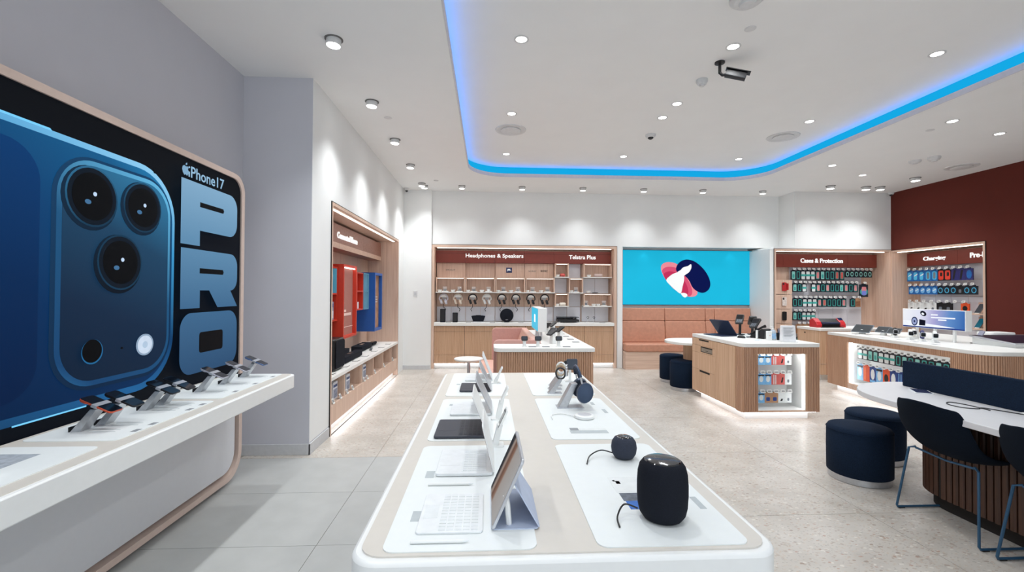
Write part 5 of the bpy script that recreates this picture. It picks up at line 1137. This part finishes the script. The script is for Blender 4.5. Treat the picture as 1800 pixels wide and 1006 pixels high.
TL = glow('toe_led', 'F6F8FF', 5.0)
MB().box(.02, DW - .02, .03, .045, .088, .099).out('light_strip', TL, cd); MB().box(.02, .035, .05, DD - .05, .088, .099).out('light_strip', TL, cd)
hook_row(CD, 0, 'upper', ['skywhite', 'skywhite', 'skywhite', 'pinkstripe', 'coral', 'whiteplain'], WX0 + .012, WX1 - .07, .735, .105, .16, .12, 'cashier showcase')
hook_row(CD, 0, 'middle', ['skywhite', 'skywhite', 'skywhite', 'pinkstripe', 'coral', 'whiteplain'], WX0 + .012, WX1 - .07, .515, .125, .16, .12, 'cashier showcase')
hook_row(CD, 0, 'bottom', ['skywhite', 'skywhite', 'kraft', 'kraft', 'white', 'whiteplain'], WX0 + .012, WX1 - .07, .285, .115, .16, .12, 'cashier showcase')
# things on the cashier desk
CZT = DT
DKB = mat('dark_blue_laptop', '2B3550', .4, .2)
laptop(3.37, 6.25, CZT, R(-75), 'dark blue laptop standing open on the cashier desk', None, DKB, DKB, DKB, mat('laptop_blue_screen', '3A4560', .25, emit=.12), .36, .26, 128, .26)
t = thing('computer_mouse', 'black mouse beside the cashier laptop', 'mouse', (3.35, 5.86, CZT), R(20)); MB().lathe([(.01, .034), (.028, .026), (.036, .008), (.036, 0)], 18, (0, 0, 0), 'z', 1., 1.6).out('shell', BLACK, t, True); MB().lathe([(.004, -.004), (.007, 0), (.004, .004)], 10, (0, .03, .031), 'x').out('wheel', PGR, t)
def terminal(x, y, label, rz, h=.16):
    t = thing('payment_terminal', label, 'terminal', (x, y, CZT), rz, 'dark terminals behind the cashier laptop')
    MB().prism(rrect(-.06, .06, -.05, .05, .02), 0, .012).out('base', BLACK, t); MB().tube([(0, 0, .012), (0, .01, h * .6), (0, -.01, h)], .018, 10).out('arm', BLACK, t, True)
    M = Matrix.Translation((0, -.01, h)) @ Euler((R(40), 0, 0)).to_matrix().to_4x4()
    MB().prism(rrect(-.05, .05, -.09, .09, .015), -.012, .016).xf(M).out('head', BLACK, t, bev=.004); MB().prism(rrect(-.04, .04, -.01, .075, .006), .016, .0172).xf(M).out('screen', SCREEN_OFF, t)
    k = MB()
    for i in range(4):
        for j in range(3): k.box(-.033 + j * .024, -.015 + j * .024, -.078 + i * .016, -.067 + i * .016, .016, .019)
    k.xf(M).out('keypad', PGR, t)['kind'] = 'stuff'
terminal(3.58, 6.30, 'dark terminal right behind the cashier laptop', R(-40), .22); terminal(3.66, 6.05, 'dark terminal between the laptop and the phone', R(-60), .18); terminal(3.78, 6.33, 'dark terminal at the back right of the cashier desk', R(160), .20)
t = thing('desk_phone', 'black desk telephone with a white stand on the cashier desk', 'telephone', (3.60, 5.84, CZT), R(-60))
MB().prism([(-.09, 0), (.09, 0), (.09, .12), (.06, .13), (-.09, .03)], -.09, .09, 'y').out('body', BLACK, t, bev=.006); MB().tube([(-.10, -.05, .045), (-.03, -.05, .10), (.05, -.05, .15), (.09, -.05, .165)], [.018, .014, .014, .02], 10).out('handset', PBK, t, True); MB().prism([(-.08, .028), (-.075, .024), (.05, .12), (.046, .124)], -.01, .08, 'y').out('key_panel', PGR, t); MB().box(.0, .02, -.12, -.095, 0, .11).out('white_bracket', WHITE, t)
cable('telephone_cord', [(3.50, 5.80, .008), (3.44, 5.86, .006), (3.47, 5.95, .006), (3.55, 6.0, .006), (3.60, 6.08, .008)], 'black cord lying behind the desk telephone', CZT, BLACK, .004, 'cord')
t = thing('hand_sanitizer', 'clear pump bottle with a blue label on the cashier desk', 'bottle', (3.615, 5.60, CZT)); MB().lathe([(.03, 0), (.034, .004), (.034, .10), (.028, .12), (.013, .13)], 20).out('bottle', mat('clear_plastic', 'CFE0EC', .1, alpha=.55), t, True); MB().lathe([(.0345, .02), (.0345, .085)], 20).out('label_wrap', mat('label_blue', '8FB8DC', .5, var=.2), t); MB().lathe([(.013, .13), (.013, .145), (.005, .147), (.005, .17)], 14).out('pump', WHITE, t); MB().tube([(0, 0, .168), (-.04, 0, .165)], .005).out('nozzle', WHITE, t, True)
t = thing('card_box', 'small white box with a red dot before the pump bottle', 'box', (3.545, 5.575, CZT)); MB().box(-.028, .028, -.02, .02, 0, .115).out('box', WHITE, t, bev=.002); MB().cyl((0, -.0215, .06), .005, .002, 12, 'y').out('red_dot', PRD, t)
t = thing('pen_cup', 'black pen cup with pens beside the pump bottle', 'cup', (3.70, 5.60, CZT)); MB().lathe([(.03, 0), (.034, .002), (.036, .09), (.032, .09), (.03, .01)], 20).out('cup', BLACK, t, 40)
for i in range(5): MB().tube([(.01 * math.cos(i * 2), .01 * math.sin(i * 2), .01), (.028 * math.cos(i * 1.3), .028 * math.sin(i * 1.3), .13 + .008 * i)], .004, 6).out('pen', (PRD, PBL, PBK, PGR, PBK)[i], t, True)
t = thing('notice_holder', 'white notice block with printed lines at the front of the cashier desk', 'sign', (3.64, 5.36, CZT), R(-6))
MB().box(-.085, .10, -.045, .05, 0, .008).out('base', WHITE, t); MB().prism([(-.04, .008), (.04, .008), (.022, .20), (-.018, .20)], -.075, .085, 'x').out('block', mat('notice_white', 'E6E7EA', .35), t, bev=.004)
M = Matrix.Translation((0, -.0405, .008)) @ Euler((R(-6.5), 0, 0)).to_matrix().to_4x4()
for i in range(9): MB().box(-.06, .06 - .015 * (i % 3), -.001, .0005, .165 - i * .0125, .169 - i * .0125).xf(M).out('printed_line', LBLD, t)
t = thing('badge_tray', 'flat clear card lying on the cashier desk', 'card', (3.40, 5.58, CZT)); MB().box(-.04, .04, -.03, .03, 0, .003).out('card', mat('card_pale', 'D7E4EE', .3), t); MB().box(-.02, .02, -.01, .01, .003, .0035).out('print', PSK, t)
# round table behind the desk with stools
t = thing('consult_table', 'white rounded table behind the cashier desk', 'table', (3.55, 7.05, 0))
MB().prism(rrect(-.73, .73, -.42, .42, .40, 10), .71, .75).out('tabletop', SOLID, t, 40, .005); MB().lathe([(.17, .0), (.17, .71)], 32, (-.28, 0, 0)).out('drum_leg', OAKD, t, True); MB().lathe([(.17, .0), (.17, .71)], 32, (.4, 0, 0)).out('drum_leg', OAKD, t, True)
def stool(x, y, label, group, r=.22, h=.435, m=NAVY):
    t = thing('pouf_stool', label, 'stool', (x, y, 0), 0, group)
    put('cushion_body', cached(('st', r, h, m.name), lambda: MB().lathe([(r - .012, .048), (r, .056), (r + .002, h * .6), (r, h - .03), (r - .012, h - .008), (r - .04, h), (r * .4, h + .002)], 48).mesh('cushion_body', m, 60)), t)
    put('steel_base', cached(('stb', r), lambda: MB().lathe([(r - .012, 0), (r - .008, .004), (r - .008, .05), (r - .02, .05)], 48).mesh('steel_base', STEEL, 40)), t)
    put('top_seam', cached(('sts', r, h), lambda: MB().tube([((r + .001) * math.cos(a), (r + .001) * math.sin(a), h - .032) for a in [2 * PI * i / 40 for i in range(40)]], .003, 5, True).mesh('top_seam', m, True)), t)
stool(3.06, 6.96, 'nearer navy round stool at the table behind the cashier desk', 'stools behind the cashier desk', .21, .455)
stool(3.14, 7.60, 'farther navy round stool at the table behind the cashier desk', 'stools behind the cashier desk', .21, .455)
stool(3.62, 7.72, 'navy round stool mostly hidden beyond the cashier desk', 'stools behind the cashier desk', .21, .455)

# ================================================================== SHOWCASE ISLAND ON THE RIGHT
IA = (5.385, 6.95, 0); IR = R(-94.36); IL, IW = 2.45, 1.55
isl = thing('display_island', 'fluted timber island with a long lit showcase on the right', 'island', IA, IR)
def il(x, y, z=0):
    c, s = math.cos(IR), math.sin(IR); return (IA[0] + x * c - y * s, IA[1] + x * s + y * c, z)
MB().prism(rrect(-.012, IL + .012, -.012, IW, [.03, .22, .03, .03], 8), .855, .90).out('worktop', SOLID, isl, 40, .005)
VX0, VX1, VZ0, VZ1 = .44, 2.07, .18, .785
b = MB(); b.box(0, VX0, 0.0, IW - .02, .10, .855); b.prism(rrect(VX1, IL, 0, IW - .02, [0, .2, 0, 0], 8), .10, .855); b.box(VX0, VX1, 0, IW - .02, VZ1, .855); b.box(VX0, VX1, 0, IW - .02, .10, VZ0); b.box(VX0, VX1, .34, IW - .02, VZ0, VZ1)
b.out('carcass', OAKD, isl)
slats(isl, 0, 0, VX0, 0, .10, .855, .0225, OAKS); slats(isl, VX1, 0, IL - .2, 0, .10, .855, .0225, OAKS); slats(isl, VX0, 0, VX1, 0, VZ1 + .003, .855, .0225, OAKS); 
MB().box(VX0, VX1, -.008, 0, .10, VZ0 - .003).out('lower_rail', OAKX, isl)
for k in range(14):
    a0 = -PI / 2 + (k + .5) * (PI / 2) / 14
    put('slat', slat_mesh(.755, .018, .012, OAKS), isl, (IL - .2 + .2 * math.cos(a0), .2 + .2 * math.sin(a0), .10), (0, 0, a0 + PI / 2))
slats(isl, IL, .2, IL, IW - .02, .10, .855, .0225, OAKS)
MB().box(IL + .013, IL + .018, .42, IW - .1, .655, .662).out('metal_inlay', STEEL, isl)
sc = MB(); sc.box(VX0, VX0 + .004, .01, .34, VZ0, VZ1); sc.box(VX1 - .004, VX1, .01, .34, VZ0, VZ1); sc.box(VX0, VX1, .33, .34, VZ0, VZ1); sc.box(VX0, VX1, .01, .34, VZ1 - .004, VZ1); sc.box(VX0, VX1, .01, .34, VZ0, VZ0 + .004)
sco = sc.out('showcase_lining', WHITE, isl)
MB().box(VX0 + .005, VX0 + .022, .02, .06, VZ0 + .01, VZ1 - .01).out('light_strip', LEDS, sco); MB().box(VX0 + .05, VX1 - .03, .10, .13, VZ1 - .012, VZ1 - .005).out('light_strip', glow('showcase_led_top', 'FFFFFF', 7.0), sco)
MB().box(.08, IL - .15, .09, IW - .1, 0, .10).out('toe_kick', WHITE, isl); MB().box(.05, IL - .25, .04, .06, .088, .099).out('light_strip', TL, isl)
hook_row(IA, IR, 'upper', ['band', 'band', 'tealpale', 'tealpale', 'band', 'band', 'band', 'teal', 'tealpale', 'teal', 'tealpale', 'teal', 'teal', 'tealpale', 'teal', 'band'], VX0 + .06, VX1 - .02, .70, .15, .10, .09, 'island showcase')
hook_row(IA, IR, 'lower', ['skywhite', 'orange', 'bluewhite', 'skywhite', 'orangehole', 'bluewhite', 'bluestripe', 'brownpic', 'kraft', 'kraft', 'bluewhite', 'skywhite'], VX0 + .05, VX1 - .15, .465, .22, .10, .09, 'island showcase')
# things on the showcase island
TZI = .90
def slate(x, y, label, s=1.):
    t = thing('display_tablet', label, 'tablet', il(x, y, TZI), IR + R(25), 'tablets on white stands on the showcase island')
    MB().prism([(-.03, 0), (.04, 0), (.03, .07), (0, .07)], -.03, .03, 'y').out('stand', WHITE, t, bev=.003)
    M = Matrix.Translation((.01, 0, .078)) @ Euler((R(38), R(0), 0)).to_matrix().to_4x4()
    MB().prism(rrect(-.10 * s, .10 * s, -.07 * s, .07 * s, .01), 0, .008).xf(M).out('body', PGR, t); MB().prism(rrect(-.094 * s, .094 * s, -.064 * s, .064 * s, .006), .008, .009).xf(M).out('screen', mat('slate_screen', '6A6E72', .2, emit=.08), t)
slate(.38, .25, 'largest grey tablet at the far end of the showcase island', 1.25); slate(.56, .42, 'middle grey tablet at the far end of the showcase island', .9); slate(.78, .40, 'small grey tablet nearest the lit banner on the showcase island', .8)
for i, (x, y) in enumerate(((.95, .28), (1.08, .42), (1.22, .26), (1.40, .26), (1.53, .30))):
    m = (PBK, BEIGE, WHITE, PPU, WHITE)[i]
    t = thing('watch_stand', f'white wedge stand under the {ORD[i]} watch from the far end of the showcase island', 'stand', il(x, y, TZI), IR, 'watch stands on the showcase island')
    MB().prism([(-.03, 0), (.03, 0), (.02, .035), (-.015, .035)], -.028, .028, 'y').out('wedge', WHITE, t, bev=.003); MB().box(-.04, .04, -.034, .034, 0, .003).out('foot_plate', GREYP, t)
    watch(*il(x, y, TZI + .035), f'{ORD[i]} watch from the far end of the showcase island', ALU, m, SCREEN_OFF, 'watches on the showcase island', IR + R(60), 1.4)
t = thing('lit_banner', 'wide lit banner box with a watch picture on the showcase island', 'sign', (5.80, 5.66, TZI), -PI / 2)
MB().box(-.42, .42, 0, .085, .15, .40).out('casing', WHITE, t, bev=.003)
ba = MB().box(-.412, .412, -.003, 0, .156, .394).out('lit_face', grad('banner_print', [(0, 'EDEFF4'), (.3, 'DDDFF0'), (.52, 'A9A6D2'), (.75, '5E8AC4'), (1, '2F62A8')], (1, 0, -.15), -.46, .40, .55), t)
MB().box(-.412, .412, -.0038, -.003, .156, .172).out('picture_base', mat('banner_navy', '27408A', .4, emit=.4), ba)
MB().prism([(-.412, .172), (.1, .172), (.3, .18), (.1, .20), (-.1, .215), (-.2, .24), (-.412, .24)], -.0036, -.003, 'y').out('picture_dune', mat('banner_white', 'E8ECF6', .4, emit=.5), ba)
MB().prism(ell(-.24, .235, .045, .06), -.0045, -.003, 'y').out('picture_watch', mat('banner_dial', '1E2A5A', .4, emit=.3), ba); MB().prism(ell(-.24, .235, .033, .045), -.0052, -.0045, 'y').out('picture_dial', mat('banner_dial_pale', '9CA8D0', .4, emit=.4), ba); MB().prism(ell(-.24, .235, .012, .016), -.0058, -.0052, 'y').out('picture_hub', mat('banner_dial', '1E2A5A'), ba)
MB().prism([(-.175, .185), (-.09, .185), (-.085, .255), (-.17, .265)], -.0045, -.003, 'y').out('picture_strap', mat('banner_black', '10142A', .4, emit=.2), ba); MB().prism(ell(-.115, .345, .045, .032, 20, -.5), -.0045, -.003, 'y').out('picture_earbud', mat('banner_black', '10142A'), ba); MB().prism(ell(-.12, .34, .02, .014, 16, -.5), -.0052, -.0045, 'y').out('picture_earbud_shine', mat('banner_white', 'E8ECF6'), ba)
for x0, x1, z in ((-.01, .08, .325), (-.01, .30, .29), (.085, .19, .262)): MB().box(x0, x1, -.0045, -.003, z, z + .017).out('printed_text_line', mat('banner_white', 'E8ECF6'), ba)
for x in (-.25, 0, .25): MB().box(x - .012, x + .012, .03, .055, 0, .15).out('post', WHITE, t)
t = thing('phone_stand', 'dark based stand with a tilted phone right of the lit banner', 'stand', (6.0, 5.28, TZI), R(-100)); MB().lathe([(.07, 0), (.07, .006), (.03, .012)], 24).out('base', BLACK, t); MB().tube([(0, 0, .01), (0, .01, .07)], .012).out('post', PGR, t, True)
MB().prism(rrect(-.035, .035, -.03, .11, .01), -.004, .006, 'y').xf(Matrix.Translation((0, 0, .06)) @ Euler((R(-30), 0, 0)).to_matrix().to_4x4()).out('phone', mat('lilac_grey', '9FA0B4', .4), t)
t = thing('white_hub', 'white rounded box device behind the tilted phone', 'device', (6.40, 5.42, TZI)); MB().prism(rrect(-.16, .16, -.10, .10, .03), 0, .13).out('body', WHITE, t, 40, .01); MB().box(-.12, .12, -.102, -.1, .02, .03).out('slot', PGR, t)
t = thing('display_screen', 'large tilted white framed screen at the right end of the showcase island', 'screen', (6.23, 5.02, TZI), 0)
M = Matrix.Translation((0, -.22, .035)) @ Euler((R(6), 0, 0)).to_matrix().to_4x4()
MB().prism(rrect(-.34, .45, 0, .50, .02), 0, .02).xf(M).out('frame', ALU, t, bev=.003); MB().prism(rrect(-.32, .43, .02, .48, .01), .02, .0212).xf(M).out('screen', mat('dark_purple_screen', '17142A', .35), t); MB().prism([(-.2, 0), (.26, 0), (.26, .09), (-.2, .035)], -.3, .36, 'x').out('wedge_base', WHITE, t)
for i in range(6):
    t = thing('price_card', f'{ORD[i]} price card from the far end along the showcase island edge', 'price card', il(.45 + i * .26, .10, TZI), IR, 'price cards on the showcase island'); MB().box(-.05, .05, -.03, .03, 0, .003).out('card_base', GREYP, t); MB().box(-.03, .03, -.015, .015, .003, .0036).out('print', LBLD, t)

# ================================================================== RIGHT FOREGROUND: TABLE, STOOLS, CHAIRS
rt_ = thing('meeting_table', 'long white table with a rounded end and navy divider on the right', 'table', (3.42, 2.0, 0))
def stad(hw, y0, y1, n=18): return [(hw * math.cos(a), y1 - hw + hw * math.sin(a)) for a in [i * PI / n for i in range(n + 1)]] + [(-hw, y0), (hw, y0)]
MB().prism(stad(.585, -1.7, 1.735), .71, .75).out('tabletop', mat('table_laminate', 'D8D8DA', .4, var=.01), rt_, 40, .004)
MB().box(-.022, .022, -1.6, 1.57, .75, .955).out('divider_screen', NAVY, rt_, bev=.006)
MB().prism(stad(.28, -1.4, 1.30), .09, .71).out('plinth', DARK, rt_, 40)
MB().prism(stad(.24, -1.35, 1.24), 0, .09).out('toe_kick', DARK, rt_, 40)
P = stad(.285, -1.4, 1.305, 22)[:23]
for i in range(22):
    (x0, y0), (x1, y1) = P[i], P[i + 1]
    put('slat', slat_mesh(.61, .030, .016, WALN), rt_, ((x0 + x1) / 2, (y0 + y1) / 2, .095), (0, 0, math.atan2(y1 - y0, x1 - x0) + PI))
slats(rt_, -.285, 1.0, -.285, -1.38, .095, .705, .042, WALN, .016)
slats(rt_, .285, -1.38, .285, 1.0, .095, .705, .042, WALN, .016)
t = thing('small_tablet', 'small tablet with a pale edge lying by the navy divider', 'tablet', (3.325, 3.335, .75), R(60)); MB().prism(rrect(-.085, .085, -.055, .055, .01), 0, .007).out('body', PLAT, t); MB().prism(rrect(-.078, .078, -.048, .048, .006), .007, .008).out('screen', mat('pale_navy_screen', '3A4060', .2), t)
cable('charging_cable', [(3.36, 2.62, .004), (3.31, 2.74, .004), (3.26, 2.84, .004), (3.20, 2.82, .004), (3.13, 2.86, .004), (3.13, 2.95, .004), (3.20, 3.0, .004), (3.24, 2.92, .004), (3.24, 2.78, .004)], 'dark charging cable looped on the right table', .75, BLACK, .003)
t = thing('cable_tray', 'white power strip at the foot of the navy divider', 'power strip', (3.365, 2.60, .75)); MB().box(-.02, .02, -.10, .10, 0, .012).out('strip', WHITE, t, bev=.003)
for y in (-.05, .05): MB().box(-.008, .008, y - .012, y + .012, .012, .0125).out('socket', PGR, t)
stool(3.03, 3.575, 'navy round stool nearest the camera at the rounded table end', 'stools at the right table', .222, .43)
stool(3.53, 3.99, 'navy round stool behind the near one at the rounded table end', 'stools at the right table', .222, .43)
def chair(x, y, label, rz=0.):
    """shell chair facing local +x on a blue steel sled base"""
    t = thing('shell_chair', label, 'chair', (x, y, 0), rz, 'navy shell chairs at the right table')
    prof = [(-.385, .815, .165, .05), (-.38, .795, .20, .055), (-.362, .73, .228, .065), (-.33, .64, .245, .075), (-.285, .55, .252, .08), (-.22, .475, .25, .075), (-.12, .438, .246, .06), (.0, .432, .24, .045), (.11, .442, .23, .03), (.19, .452, .215, .015), (.225, .448, .19, .0), (.235, .438, .15, -.005)]
    n = 13; v = []; f = []
    for i, (px, pz, hw, cv) in enumerate(prof):
        back = max(0., 1 - i / 6)
        for k in range(n):
            u = -1 + 2 * k / (n - 1)
            v.append((px + back * cv * 1.5 * u * u, hw * u, pz + (1 - back) * cv * 1.2 * abs(u) ** 3 - (.03 * u ** 4 if i == 0 else 0)))
    for i in range(len(prof) - 1):
        for k in range(n - 1): f.append((i * n + k, i * n + k + 1, (i + 1) * n + k + 1, (i + 1) * n + k))
    o = MB().add(v, f).out('seat_shell', NAVYD, t, True)
    o.modifiers.new('thick', 'SOLIDIFY').thickness = .018; o.modifiers.new('sub', 'SUBSURF').levels = 2; o.modifiers['sub'].render_levels = 2
    for s in (-1, 1):
        c = MB().tube([(-.19, s * .19, .455), (-.205, s * .225, .44), (-.255, s * .268, .022), (-.248, s * .27, .010), (.235, s * .27, .010), (.245, s * .268, .022), (.19, s * .225, .415), (.165, s * .19, .428)], .0075, 8).out('sled_leg', BLUEM, t, True)
        for xx in (-.22, .21): MB().box(xx - .02, xx + .02, s * .27 - .008, s * .27 + .008, 0, .006).out('glide', BLACK, c)
    for xx, zz in ((-.19, .448), (.165, .424)): MB().tube([(xx, -.19, zz), (xx + .02, 0, zz - .02), (xx, .19, zz)], .0075, 8).out('cross_bar', BLUEM, t, True)
chair(3.13, 2.80, 'navy shell chair with blue sled legs at the right table, fully in view')
chair(3.13, 2.17, 'navy shell chair with blue sled legs cut by the right picture edge')
